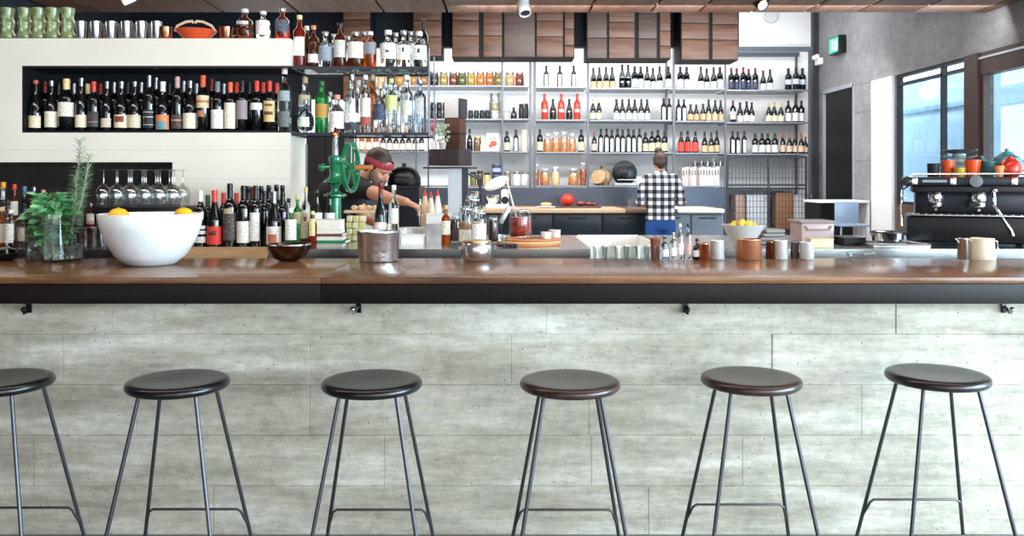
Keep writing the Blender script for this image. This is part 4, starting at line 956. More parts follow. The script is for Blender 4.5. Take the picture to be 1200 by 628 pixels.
for nm, px0, px1, zz0, yt, c, lab in [('cardboard_box', 905, 925, .7505, 226, 'a87c58', 'brown cardboard box inside the right mesh locker'), ('storage_crate', 926, 946, .7505, 228, 'd4d8dc', 'pale crate at the right inside the mesh locker'),
                          ('storage_crate', 872, 898, .7505, 228, 'dfe6ec', 'white crate inside the left mesh locker'), ('paper_stack', 858, 869, .7505, 228, 'c4a494', 'pinkish paper stack inside the left mesh locker')]:
    x0, x1 = XX(px0, 11.35), XX(px1, 11.35); z1 = ZZ(yt, 11.2)
    b = B().box(((x0+x1)/2, 11.35, (zz0+z1)/2), (x1-x0, .3, z1-zz0), .006)
    if nm == 'storage_crate': b.box(((x0+x1)/2, 11.35, z1-.02), (x1-x0+.015, .315, .02), .004)
    elif nm == 'cardboard_box': b.box(((x0+x1)/2, 11.35, z1+.002), (x1-x0-.01, .06, .004), 0)
    else:
        for k in range(5): b.box(((x0+x1)/2, 11.349, zz0+(k+.5)*(z1-zz0)/5), (x1-x0+.004, .304, .004), 0)
    tag(b.obj(nm, mat(nm+c, c, .6)), lab, nm.split('_')[-1])
# ================================================================= BULKHEAD, HANGING CABINETS, LAMPS
b = B(); b.bx(XL+.01, XX(866, 9.0), 9.0, 9.12, ZZ(55, 9), 3.99); struct('trim_7', b, navy)
b = B(); b.bx(XX(345, 9.0), XX(419, 9.0), 8.94, 8.995, ZZ(117, 9), 3.5); struct('trim_8', b, navy)
cabw = wood('walnut_panel', '6a4433', 'a5765e', .4, 'X', 1, island=.3)
cabw2 = wood('walnut_panel_dark', '57423a', '7d6157', .4, 'X', 1, island=.15)
def hcab(groups, ybot, lab, d=8.6, ytop=-25):
    x0, x1 = XX(groups[0][0], d), XX(groups[-1][1], d)
    root = thing('hanging_cabinet', lab, 'cabinet', ((x0+x1)/2, d, ZZ(ybot, d)), group='walnut hanging cabinets under the ceiling')
    zb_, zt_ = ZZ(ybot, d), ZZ(ytop, d)
    b = B(); b.bx(x0-.004, x1+.004, d+.02, d+.34, zb_, zt_); wp(b.obj('carcass', mat('cabinet_carcass_black', '14151a', .6)), root)  # black carcass, shows dark in the gaps between front panels
    for g in groups:
        a, c, cuts = g[:3]; m = cabw2 if len(g) > 3 else cabw
        ys = [ytop]+list(cuts)+[ybot-.6]
        for i in range(len(ys)-1):
            b = B(); b.bx(XX(a, d)+.004, XX(c, d)-.004, d, d+.019, ZZ(ys[i+1], d)+.004, ZZ(ys[i], d)-.004, .002)
            wp(b.obj('front_panel', m), root)
hcab([(402, 434, (-8, 23.5, 44))], 118, 'walnut hanging panel column behind the left of the upper spirits')
hcab([(484, 517.5, (5, 24, 43))], 66.5, 'narrow walnut hanging cabinet just right of the upper spirits')
hcab([(530, 561.5, (8, 24, 42)), (566, 588.5, (14, 42)), (590.5, 627, (), 1), (628.5, 660, (10, 24.5, 43)), (661.5, 673, (14, 34, 53))], 67.5, 'wide walnut hanging cabinet above the jar shelves')
hcab([(688, 711.5, (10, 44.5), 1), (713.5, 744, (6, 26, 44.5)), (748, 770, (16, 45.5), 1), (773, 786, (14, 36, 54))], 69, 'walnut hanging cabinet above the wide wine bay')
hcab([(798.5, 831, (6, 27, 46)), (834.5, 865, (8, 28.5, 47))], 70.5, 'walnut hanging cabinet at the right end by the white wall')

def spotlight(px, py, d, body, lab, yaw, pitch, on=False, r=.05, L_=.13):
    p = W(px, py, d); root = thing('spotlight', lab, 'spotlight', p, group='ceiling spotlights')
    Mx = Matrix.Rotation(yaw, 4, 'Z') @ Matrix.Rotation(pitch, 4, 'X')
    B().lathe([(0, -L_/2), (r*.8, -L_/2), (r, -L_/2+.01), (r, L_/2), (r*.85, L_/2), (r*.8, L_/2-.02), (0, L_/2-.02)], n=24, cap=False, M=Mx).obj('lamp_head', body, root)
    B().lathe([(0, L_/2-.018), (r*.78, L_/2-.018), (r*.7, L_/2-.008), (0, L_/2-.004)], n=20, cap=False, M=Mx).obj('lens', mat('spot_lens_on', 'ffffff', .3, emit='fff6e8', es=6) if on else mat('spot_lens_off', '2a2c30', .1), root)
    b = B(); b.tube([(0, 0, r*.5), (0, 0, 2.872-p.z)], .012, 8); b.cyl((0, 0, 2.855-p.z), .04, .015, 16); b.obj('mounting_stem', body, root)
wsp = mat('spot_white', 'e4e4e6', .3)
spotlight(614, 9, 7.0, wsp, 'silver-white ceiling spotlight above the wide walnut cabinet', R(20), R(150))
spotlight(890, 3, 7.1, mat('spot_black', '17171a', .4), 'lit black ceiling spotlight near the right end of the cabinets', R(15), R(125), True, .05)
spotlight(151, -1, 6.8, wsp, 'small ceiling spotlight above the steel tumblers', R(-60), R(120), False, .035, .1)

# exit sign on right wall
d0_ = 10.62
r_ = thing('exit_sign', 'black-cased green running man exit sign on the concrete wall', 'exit sign', (XR-.05, d0_+.16, 3.09))
B().box((0, 0, 0), (.096, .32, .22), .006).obj('sign_case', black, r_)
b = B(); b.box((-.049, 0, 0), (.004, .28, .18), .001); b.obj('green_face', mat('exit_green', '1fae78', .4, emit='28c890', es=.9), r_)
b = B(); xm = -.053
b.box((xm, .03, .055), (.003, .025, .025), .001); b.box((xm, .02, .015), (.003, .03, .06), 0, rx=R(15)); b.box((xm, .045, -.035), (.003, .016, .06), 0, rx=R(35)); b.box((xm, -.005, -.035), (.003, .016, .06), 0, rx=R(-30))
b.box((xm, -.01, .025), (.003, .05, .012), 0, rx=R(20)); b.box((xm, .055, .02), (.003, .04, .012), 0, rx=R(-30))
b.box((xm, -.09, -.06), (.003, .05, .03), 0); b.box((xm, -.09, .0), (.003, .06, .1), 0)
b.obj('running_figure_symbol', mat('exit_white', 'e8fff4', .5, emit='ffffff', es=.8), r_)
r_ = thing('emergency_light', 'small white twin emergency light below left of the exit sign', 'light', (XR, 11.47, 2.95))
B().box((-.031, 0, .03), (.06, .16, .09), .008).obj('housing', white, r_)
for s in (-1, 1): B().ball((-.07, s*.05, .09), .035).obj('lamp_head', white, r_)
r_ = thing('wall_vent', 'round white fan vent high on the back wall at right', 'vent', (XX(903, DB), DB-.001, ZZ(19, DB)))
Mv = Matrix.Rotation(R(90), 4, 'X')
B().lathe([(0, 0), (.1, 0), (.1, .03), (.085, .04), (.08, .03), (0, .03)], n=32, cap=False, M=Mv).obj('vent_ring', mat('vent_white', 'd4d9de', .5), r_)

# ================================================================= RIGHT CORNER: HIGH CABINET, STOOL
r_ = thing('open_cabinet', 'white-edged open high cabinet with dark inside against the right wall', 'cabinet', (3.95, 10.1, 0))
xa, xb = XX(958, 9.9), XX(1020, 9.9)
b = B(); b.bx(xa, xb, 9.9, 10.36, 1.125, 1.155, .003); wp(b.obj('top', white), r_)
b = B(); b.bx(xb-.03, xb, 9.91, 10.36, 0, 1.1245); wp(b.obj('side_panel', white), r_)
b = B(); b.bx(xa+.01, xb-.042, 10.3, 10.35, 0, 1.1245); b.bx(xa+.01, xa+.05, 9.93, 10.299, 0, 1.1245); wp(b.obj('dark_interior', blackm), r_)
r_ = thing('high_stool', 'pale blue metal stool with low back in front of the dark cabinet', 'stool', (XX(993, 9.4), 9.4, 0))
pb = mat('pale_blue_metal', 'a9bdd8', .35, .2); zs = ZZ(263.5, 9.4)
B().box((.02, 0, zs), (.34, .3, .022), .008).obj('seat', pb, r_)
for sx in (-1, 1):
    for sy in (-1, 1): B().tube([(.02+sx*.13, sy*.11, zs-.011), (.02+sx*.18, sy*.16, .0)], .011, 8).obj('leg', pb, r_)
B().box((-.06, -.13, zs+.14), (.26, .014, .23), .006).obj('backrest', pb, r_)
for sx in (-.15, .03): B().tube([(sx, -.13, zs), (sx, -.13, zs+.1)], .009, 8).obj('back_support', pb, r_)

# ================================================================= CENTRE: SERVICE PILLAR WITH SHELF, OVEN, MIXER
pd = 6.6
r_ = thing('service_pillar', 'pale pillar with dark box shelf on top behind the glass jars', 'pillar', (XX(535, pd), pd, 0))
x0 = XX(525, pd); x1 = XX(541, pd)
b = B(); b.bx(x0, x1, pd, pd+.14, 0, ZZ(197, pd)); wp(b.obj('pale_column', mat('pillar_pale', 'd4d8dc', .4)), r_)
b = B(); b.bx(x1+.001, XX(548, pd), pd+.01, pd+.14, 0, ZZ(197, pd)); wp(b.obj('dark_column', mat('pillar_dark', '3a3a40', .5)), r_)
b = B(); b.box((XX(527, pd), pd+.09, ZZ(185, pd)+.005), (.26, .24, .125), .004, rz=R(-22)); b.box((XX(527, pd), pd+.09, ZZ(196.5, pd)), (.34, .28, .012), .002, rz=R(-22)); wp(b.obj('box_shelf', mat('shelf_dark_brown', '3b3032', .45)), r_)
ps = ZZ(185, pd)+.0685
r_ = thing('dark_crate', 'dark brown upright crate on the pillar shelf, under the pale box', 'crate', (XX(533, pd), pd+.07, ps))
cz = ZZ(138, pd)-ps
B().box((0, 0, cz/2), (.13, .12, cz), .004, rz=R(-22)).obj('crate_body', wood('crate_brown', '3a201a', '5c342a', .5, 'Z', 1), r_)
B().box((0, -.0, cz*.5), (.136, .126, .012), .002, rz=R(-22)).obj('strap', mat('strap_dark', '1c1516', .5), r_)
r_ = thing('pale_box', 'pale grey box with dark side standing on top of dark crate', 'box', (XX(533, pd), pd+.07, ps+cz+.001))
B().box((-.008, 0, .075), (.115, .12, .15), .003, rz=R(-22)).obj('box_body', mat('box_pale', 'cbc8c6', .5), r_)
B().box((.062, -.02, .075), (.018, .12, .15), .002, rz=R(-22)).obj('dark_side', mat('box_dark_side', '3c3c42', .5), r_)
r_ = thing('potted_plant', 'small pale-leaved plant in pot on the pillar\'s dark shelf', 'plant', (XX(519, pd), pd-.05, ps))
B().lathe([(0, 0), (.022, 0), (.03, .05), (.027, .05), (.02, .01), (0, .01)], n=18, cap=False).obj('pot', mat('pot_grey', 'b8b4ac', .5), r_)
b = B(); rr = random.Random(3)
for i in range(46):
    a = rr.uniform(0, 6.28); rad = rr.uniform(.005, .055); z = .06+rr.uniform(0, .12)
    b.ball((math.cos(a)*rad*1.0, math.sin(a)*rad*.8, z), .014, 1, .35, .8, 6, 4, M=Matrix.Rotation(a, 4, 'Z'))
b.obj('foliage', mat('pale_leaf', '9fae8c', .6), r_)
r_ = thing('red_flower_vase', 'white vase with red flowers at left on the pillar shelf', 'vase', (XX(508.5, pd), pd-.0, ps))
B().lathe([(0, 0), (.02, 0), (.024, .03), (.018, .07), (.016, .07), (.02, .03), (0, .01)], n=18, cap=False).obj('vase_body', white, r_)
b = B()
for i in range(14):
    a = rr.uniform(0, 6.28); rad = rr.uniform(0, .024); z = .10+rr.uniform(0, .15); b.ball((math.cos(a)*rad, math.sin(a)*rad, z), .011, u=8, v=6); b.tube([(math.cos(a)*.006, math.sin(a)*.006, .05), (math.cos(a)*rad, math.sin(a)*rad, z)], .0016, 4)
b.obj('flowers', mat('flower_red', 'b8242c', .5), r_)

od = 7.6
r_ = thing('oven_cabinet', 'dark low cabinet carrying the black domed oven behind bartender', 'cabinet', (XX(467, od), od, 0))
b = B(); b.bx(XX(442, od), XX(491, od), od, od+.5, .02, ZZ(220, od)); wp(b.obj('carcass', mat('cab_black_navy', '12161e', .4)), r_)
b = B(); b.bx(XX(441, od), XX(492, od), od-.015, od+.51, ZZ(220, od)+.001, ZZ(218, od)+.001); wp(b.obj('top', dsteel), r_)
r_ = thing('domed_oven', 'black domed oven behind the bartender\'s head', 'oven', (XX(470, od), od+.24, ZZ(218, od)+.002))
B().lathe([(0, 0), (.15, 0), (.155, .02), (.15, .08), (.12, .14), (.07, .17), (0, .18)], n=36, cap=False).obj('dome', mat('oven_black', '0c0c0e', .3, .3), r_)
B().box((0, -.14, .045), (.14, .04, .05), .01).obj('mouth', mat('oven_mouth', '1c1c20', .4), r_)
B().cyl((0, 0, .178), .02, .03, 14, bev=.003).obj('flue', dsteel, r_)
b = B(); b.bx(XX(359, 7), XX(404, 7), 7, 7.45, 0, ZZ(158, 7)); r_ = thing('tall_cabinet', 'tall near-black cabinet behind the green press', 'cabinet', (XX(380, 7), 7, 0))
wp(b.obj('carcass', mat('cab_black_navy', '12161e', .4)), r_)
for k in (0, 1):
    xa_ = XX(359, 7)+.005+k*.158; d_ = B().bx(xa_, xa_+.15, 6.98, 6.999, .1, ZZ(160, 7)).obj('door', mat('cab_black_door', '10131a', .35), None); wp(d_, r_)
    b = B(); b.bx(xa_+(.13 if k == 0 else .01), xa_+(.14 if k == 0 else .02), 6.96, 6.979, .9, 1.1); h_ = b.obj('handle', dsteel); h_.parent = d_

r_ = thing('stand_mixer', 'white stand mixer with tilted head on the steel worktop end', 'mixer', (XX(583, 10.25), 10.25, 1.0505), rz=R(0))
B().box((0, 0, .025), (.28, .2, .05), .02).obj('base', white, r_)
B().box((.09, 0, .13), (.09, .11, .2), .03).obj('column', white, r_)
b = B(); b.ball((-.01, 0, .30), .16, 1, .42, .42, 20, 12, M=Matrix.Rotation(R(-25), 4, 'Y')); b.obj('motor_head', white, r_)
B().lathe([(0, .05), (.05, .05), (.085, .09), (.095, .16), (.09, .16), (.08, .09), (0, .06)], (-.07, 0, 0), 24, cap=False).obj('mixing_bowl', chrome, r_)
B().cyl((.09, -.058, .1), .045, .012, 20, M=Matrix.Rotation(R(90), 4, 'X')).obj('speed_dial', black, r_)
r_ = thing('juicer', 'dark grey lever juicer left of the white stand mixer', 'juicer', (XX(556, 10.25), 10.25, 1.0505))
B().box((0, 0, .02), (.2, .2, .04), .01).obj('base', dsteel, r_)
B().tube([(.07, 0, .03), (.07, 0, .36), (-.02, 0, .40)], .02, 10).obj('frame', dsteel, r_)
B().lathe([(0, .1), (.02, .1), (.07, .16), (.075, .2), (.07, .2), (.02, .12), (0, .12)], n=20, cap=False).obj('cup', steel, r_)
B().tube([(.07, -.04, .34), (-.12, -.05, .44)], .012, 8).obj('lever', dsteel, r_)

# ================================================================= GREEN PRESS WITH FLYWHEEL
gp = mat('press_green', '1c7a4c', .25, .1, coat=.5)
gd = 4.95
r_ = thing('green_press', 'green cast-iron press with flywheel and grey top tube on bench', 'press', (XX(397, gd), gd-.1, BZ))
def zz(py): return ZZ(py, gd-.1)-BZ
B().lathe([(0, 0), (.075, 0), (.078, .012), (.05, .02), (.035, .03), (.033, zz(232)), (.05, zz(231)), (.064, zz(229.5)), (.064, zz(228)), (.035, zz(226)), (.022, zz(224)), (.02, zz(219)), (.026, zz(216)), (.066, zz(214)), (.062, zz(212)), (.036, zz(209)), (.03, zz(206)), (.033, zz(204)), (.029, zz(202)), (.033, zz(200)), (.033, zz(190)), (.038, zz(187)), (.034, zz(183)), (0, zz(182))], n=32, cap=False).obj('column', gp, r_, ang=40)
B().lathe([(0, zz(182)), (.018, zz(182)), (.016, zz(164)), (.013, zz(161)), (0, zz(161))], n=20, cap=False).obj('top_tube', mat('press_grey', 'a9adb4', .3, .6), r_)
B().lathe([(0, zz(161)), (.02, zz(161)), (.021, zz(157)), (.012, zz(154)), (.006, zz(150)), (0, zz(149))], n=18, cap=False).obj('tube_cap', copper, r_)
zw = zz(196); My = Matrix.Rotation(R(90), 4, 'Y')
wr = .145
Mw = Matrix.Rotation(R(-8), 4, 'Z') @ My
b = B(); b.lathe([(wr-.018, -.009), (wr, -.012), (wr+.003, 0), (wr, .012), (wr-.018, .009), (wr-.018, -.009)], (.088, 0, zw), 48, M=Mw, cap=False)
for k in range(5):
    a = k*2*math.pi/5+.3; dv = (Matrix.Rotation(R(-8), 3, 'Z') @ Vector((0, math.cos(a), math.sin(a))))
    b.tube([Vector((.088, 0, zw))+dv*.012, Vector((.088, 0, zw))+dv*(wr-.01)], .008, 8)
b.lathe([(0, -.018), (.022, -.018), (.024, 0), (.022, .018), (0, .018)], (.088, 0, zw), 20, M=Mw, cap=False)
b.obj('flywheel', gp, r_, ang=50)
b = B(); b.tube([(-.07, 0, zw), (.07, 0, zw)], .011, 10); b.ball((-.075, 0, zw), .022); b.obj('axle', gp, r_)
b = B(); b.lathe([(0, 0), (.012, 0), (.016, .03), (.013, .08), (.016, .1), (0, .105)], (.11, -.0, zw-.0), 14, M=My, cap=False); b.obj('crank_handle', wood('handle_wood', 'b0602c', 'd08048', .4, 'X', 2), r_)

# ================================================================= BENCH CLUTTER
bz = BZ
z = bz; bk = 4.56
for i, (w, h, c, dx, rz, lk) in enumerate([(.17, .020, 'a8a29a', 0, 1, 'lowest grey book under the green one'), (.185, .016, '1f7a50', .012, -2, 'bright green book near the bottom of pile'), (.17, .02, 'd8d4ca', .0, 2, 'pale book lying on the green one'),
                                      (.165, .014, '6a4438', .004, -1, 'brown-edged book in the middle of pile'), (.165, .02, 'e2ddd2', -.004, 1.5, 'pale book just under the top one'), (.16, .052, 'e8e0d2', -.006, -2, 'thick cream book topmost on pile')]):
    r_ = thing('book', lk+' beside green press', 'book', (XX(385, bk)+dx, bk, z), R(rz), group='pile of books on the bench')
    B().box((0, 0, h/2), (w-.004, .126, h-.004), 0).obj('pages', mat('book_pages', 'efe9dc', .8), r_)
    b = B(); b.box((0, 0, h-.0011), (w, .13, .0018), 0); b.box((0, 0, .0011), (w, .13, .0018), 0); b.box((0, -.0645, h/2), (w, .002, h), 0); b.obj('cover', mat('bookcover_'+c, c, .5), r_)
    z += h+.0006
# basket of yellow pieces
r_ = thing('yellow_box_stack', 'stack of small pale yellow boxes right of the green press', 'boxes', (XX(417, 4.95), 4.95, bz))
for j in range(4):
    for i in range(3):
        B().box(((i-1)*.037+(j % 2)*.004, 0, .02+j*.037), (.034, .05, .034), .006).obj('small_box', mat('pale_yellow_'+str((i+j) % 2), ['e0d890', 'ece6c0'][(i+j) % 2], .5), r_)
# plank tray beneath bartender's arm
r_ = thing('wooden_tray', 'pale wooden tray on steel riser under the bartender\'s arm', 'tray', (XX(430, 5.45), 5.4, bz))
B().box((0, 0, .155), (.26, .1, .016), .003).obj('tray_board', wood('tray_pale', 'c9a878', 'e4c89c', .5, 'X', 1), r_)
for s in (-1, 1): B().box((s*.11, 0, .0735), (.012, .08, .147), .002).obj('riser', dsteel, r_)
for i, (dx) in enumerate((-.07, -.03, .02, .06)):
    b = B().ball((XX(430, 5.45)+dx, 5.39, bz+.163+.017), .018, 1.2, 1, .9, 10, 8); tag(b.obj('canape', food('canape_tan', 'a8744c', 'e4c8a0', .6, 60)), f'small tan canape, {ORD[i+1]} from left on the wooden tray', 'canape', 'canapes on the wooden tray')
# gastronorm pans
def pan(px, d, w, dp, h, z0, m, lab, nm='gastronorm_pan', cat='pan', content=None):
    r_ = thing(nm, lab, cat, (XX(px, d), d, z0))
    b = B()
    t = .003
    b.box((0, 0, t/2), (w-.02, dp-.02, t)); b.box((-w/2+.008, 0, h/2), (t, dp-.016, h), 0); b.box((w/2-.008, 0, h/2), (t, dp-.016, h), 0)
    b.box((0, -dp/2+.008, h/2), (w-.016, t, h), 0); b.box((0, dp/2-.008, h/2), (w-.016, t, h), 0)
    b.obj('pan_body', m, r_)
    b = B(); b.box((0, -dp/2+.004, h), (w, .012, .003)); b.box((0, dp/2-.004, h), (w, .012, .003)); b.box((-w/2+.004, 0, h), (.012, dp-.02, .003)); b.box((w/2-.004, 0, h), (.012, dp-.02, .003)); b.obj('rim', m, r_)
    if content: B().box((0, 0, h*.8), (w-.026, dp-.026, h*.3), .006).obj('contents', content, r_)
    return r_
pan(514, 4.95, .15, .16, .10, bz, steel, 'lower steel pan left of glass jars on the bench')
pan(514, 4.95, .145, .15, .055, bz+.103, white, 'shallow white container stacked on steel pan left of jars', 'white_container', 'container', food('brown_garnish', '7a3c1c', 'c88a50', .6, 30))
pan(484, 5.1, .16, .18, .07, bz, steel, 'steel pan with pale contents under the bartender\'s hand', content=food('sliced_garnish', 'b09070', 'e0d0b0', .6, 30))
pan(484, 4.75, .13, .14, .05, bz, white, 'white shallow container in front of the steel pan', 'white_container', 'container', food('ice_cubes', 'd8dde0', 'f4f6f8', .2, 50))
# squeeze bottles
for i, (px, d, c, lk) in enumerate([(498, 5.36, 'ecdcb0', 'yellowish'), (505, 5.3, 'ead8c8', 'cream'), (513, 5.34, 'f2eee2', 'white')]):
    bottle('squeeze_bottle', f'{lk} squeeze bottle with red nozzle cap by bartender\'s hand', 'bottle', (XX(px, d), d, bz), ZZ(222+(i % 2)*2, d)-bz, S(9.5, d)/2, 'sauce', mat('squeeze_'+c, c, .35), red_c, None, (), 'squeeze bottles near the bartender\'s hand', capname='nozzle_cap')
bottle('sauce_bottle', 'amber sauce bottle with white label left of the glass jars', 'bottle', (XX(522.5, 4.72), 4.72, bz), ZZ(240, 4.72)-bz, S(11, 4.72)/2, 'spirit', amber, cm('d8b060'), None, [(.25, .6, 'ece4d4', 80)], capname='cap')
# clip-top storage jars
def clipjar(px, d, top, w, lab, m, fill, lbl=None, grp='clip-top glass jars on the bench', open_=False):
    h = ZZ(top, d)-bz; r = S(w, d)/2
    r_ = thing('storage_jar', lab, 'jar', (XX(px, d), d, bz), group=grp)
    B().lathe([(0, .006), (r*.9, .006), (r*.94, .012), (r*.94, h*fill), (0, h*fill)], n=28, cap=False).obj('contents', m, r_)
    B().lathe([(0, 0), (r*.95, 0), (r, .008), (r, h*.7), (r*.93, h*.78), (r*.78, h*.83), (r*.8, h*.88), (r*.76, h*.88), (r*.74, h*.83), (r*.9, h*.76), (r*.97, h*.7)], n=28, cap=False).obj('glass_body', tglass, r_, ang=50)
    b = B(); b.lathe([(r*.83, h*.83), (r*.85, h*.84), (r*.85, h*.86), (r*.83, h*.87), (r*.83, h*.83)], n=24, cap=False)
    b.tube([(0, -r*.85, h*.86), (0, -r*.95, h*.8), (0, -r*.98, h*.72)], .003, 6); b.obj('clip_wire', chrome, r_)
    if open_:
        M_ = Matrix.Translation((-r*1.35, 0, h*.72)) @ Matrix.Rotation(R(-62), 4, 'Y')
        B().lathe([(0, -.012), (r*.8, -.012), (r*.84, -.004), (r*.84, .006), (r*.6, .014), (0, .016)], n=24, cap=False, M=M_).obj('open_lid', mat('lid_glass_pale', 'd9dcdc', .15), r_)
    else:
        B().lathe([(0, h*.885), (r*.84, h*.885), (r*.84, h*.93), (r*.6, h*.98), (0, h*1.0)], n=24, cap=False).obj('lid', tglass, r_)
    if lbl:
        arc_mesh(r+.0005, h*lbl[0], h*lbl[1], 55).obj('label', paper(lbl[2]), r_)
    return r_
nuts = food('nuts_and_spices', '5a2c1a', 'c08a60', .5, 26); red_f = food('red_ferment', '5a120e', 'a83a2c', .2, 16); drk = food('dark_beans', '1c1210', '4a3028', .3, 30)
clipjar(546, 4.75, 238, 18, 'glass jar of brown nuts with low cream label, left of pair', nuts, .55, (.06, .36, 'efe8dc'))
clipjar(561.5, 4.62, 243, 19, 'glass jar with large white label standing right of nut jar', nuts, .6, (.06, .58, 'f4f2ee'))
clipjar(554, 5.0, 226, 20, 'tall glass jar with steel-clipped lid behind the labelled pair', mat('pale_flour', 'dcd6d0', .7), .4)
clipjar(534, 4.9, 250, 13, 'slim dark jar of beans just left of the nut jar', drk, .8)
clipjar(578, 4.85, 252, 12, 'slim dark jar of beans just right of white-labelled jar', drk, .8)
clipjar(610, 5.0, 240, 27, 'large open glass jar of red ferment with spoon in it', red_f, .66, None, 'open ferment jar', True)
r_ = thing('long_spoon', 'long pale spoon standing in the red ferment jar', 'spoon', (XX(606, 5.0), 5.0, bz+.12))
b = B(); b.tube([(0, 0, 0), (-.058, .0, ZZ(214, 5.0)-bz-.12)], .0055, 8); b.ball((-.06, 0, ZZ(213, 5.0)-bz-.12), .011, 1, .5, 1.4); b.obj('handle', mat('spoon_pale', 'd8cfc6', .5), r_)
# boards, cups, utensils
z = bz
for i, (r, h, c1, c2, lk) in enumerate([(.185, .012, 'c47a44', 'e09a5c', 'lowest wide orange-brown round board'), (.175, .010, 'e0b878', 'f0d8a8', 'middle pale round board'), (.165, .010, 'b86a38', 'd88a50', 'topmost reddish round board')]):
    b = B().cyl((XX(618, 4.75)+.01*i, 4.72, z), r, h, 48, bev=.003); tag(b.obj('round_board', wood('round_'+c1, c1, c2, .35, 'X', 1)), lk+' of the stack before the ferment jar', 'board', 'stacked round boards'); z += h+.0006
for i, (px, zz_, r) in enumerate([(641, 0, .032), (650, 0, .026)]):
    cup(px, ZZ(0, 1), z, 4.72, 1, white, 'x', 'x', 'x') if False else None
def pot(px, d, z0, r, h, m, lab, nm, cat, taper=.85, group=None):
    r_ = thing(nm, lab, cat, (XX(px, d), d, z0), group=group)
    B().lathe([(0, 0), (r*taper, 0), (r*taper+.001, .003), (r, h), (r-.003, h), (r*taper-.003, .006), (0, .006)], n=28, cap=False).obj('cup_body', m, r_, ang=50)
    B().lathe([(r-.0005, h-.003), (r+.0015, h-.002), (r+.0015, h), (r-.002, h+.001)], n=28, cap=False).obj('rim', m, r_)
    return r_
pot(640, 4.7, z, .03, .035, white, 'small white cup on the round boards, left of the taller one', 'white_cup', 'cup')
pot(650, 4.8, bz, .034, .075, mat('stoneware', 'd8d2c8', .5), 'taller pale cup behind the round boards\' right edge', 'white_cup', 'cup')
pot(588, 4.62, bz, .035, .06, tglass, 'small clear glass between the bean jar and round boards', 'water_glass', 'glass')
for i in range(3):
    r_ = thing('spoon', f'steel spoon, {["nearest","middle","farthest"][i]} of three lying on the top round board', 'spoon', (XX(612, 4.7)+i*.02, 4.66+i*.035, z+.003), rz=R(-12+i*9), group='spoons on the round boards')
    B().tube([(0, 0, 0), (.12, 0, .004)], .0028, 6).obj('handle', chrome, r_); B().ball((-.018, 0, .004), .02, 1.1, .65, .2, 12, 6).obj('spoon_bowl', chrome, r_)
k = 0
for (dx, dy) in [(0, 0), (.022, .006), (.044, -.002), (.011, .024), (.034, .022), (.056, .018), (.066, -.004), (-.018, .012)]:
    k += 1
    b = B().ball((XX(590, 4.5)+dx, 4.47+dy, bz+.0105), .0105, u=12, v=8); b.cyl((XX(590, 4.5)+dx, 4.47+dy, bz+.019), .003, .002, 8)
    tag(b.obj('blueberry', mat('berry_blue', '2a2238', .4)), 'dark blueberry scattered on steel bench left of round boards', 'berry', 'blueberries on the steel bench')
# ================================================================= ON THE BAR
ZR = ZT+.0006
wb_d = 3.66
r_ = thing('fruit_bowl', 'large white bowl of lemons on the bar at left', 'bowl', (XX(177, wb_d), wb_d, ZR))
Rb = S(116, wb_d)/2; Hb = ZZ(250, wb_d)-ZR
B().lathe([(0, 0), (Rb*.42, 0), (Rb*.48, .006), (Rb*.68, .04), (Rb*.85, .1), (Rb*.95, .155), (Rb, Hb-.003), (Rb*.985, Hb), (Rb*.965, Hb-.004), (Rb*.92, .155), (Rb*.81, .1), (Rb*.6, .045), (Rb*.3, .022), (0, .02)], n=64, cap=False).obj('bowl_body', mat('bowl_white_stoneware', 'e9ebec', .3, bscale=20, bump=.15), r_, ang=60)
lm = mat('lemon_skin', 'f4b824', .4, bscale=120, bump=.2)
def lemon(x, y, z, s, a, lab, m=lm, nm='lemon', grp='lemons in the white bowl'):
    r_ = thing(nm, lab, nm, (x, y, z), a, group=grp)
    link('fruit', mcache(('lem', s, m.name), lambda: B().lathe([(0, -s*1.35), (s*.2, -s*1.3), (s*.35, -s*1.12), (s*.8, -s*.7), (s, 0), (s*.8, s*.7), (s*.35, s*1.12), (s*.16, s*1.25), (0, s*1.28)], n=20, cap=False, M=Matrix.Rotation(R(90), 4, 'Y')).mesh('fruit', m, 60)), r_)
    link('stem_end', mcache(('lems', s), lambda: B().lathe([(0, -s*1.38), (s*.14, -s*1.36), (s*.12, -s*1.28)], n=10, cap=False, M=Matrix.Rotation(R(90), 4, 'Y')).mesh('stem_end', mat('lemon_stem', '8a7a34', .6), 60)), r_)
cx_, cy_ = XX(177, wb_d), wb_d
for i, (dx, dy, dz, a, lk) in enumerate([(-.14, .0, .207, 10, 'left lemon showing above the white bowl\'s rim'), (.14, .0, .209, -20, 'right lemon showing above the white bowl\'s rim'), (0, .04, .15, 60, 'lemon low in the middle of the white bowl'),
      (-.06, -.07, .12, 100, 'lemon at the near side of the white bowl'), (.06, -.07, .125, 150, 'lemon nearest to camera at right inside white bowl'), (.03, .12, .14, 30, 'lemon at the far side of the white bowl')]):
    lemon(cx_+dx, cy_+dy, ZR+dz, .037, R(a), lk)
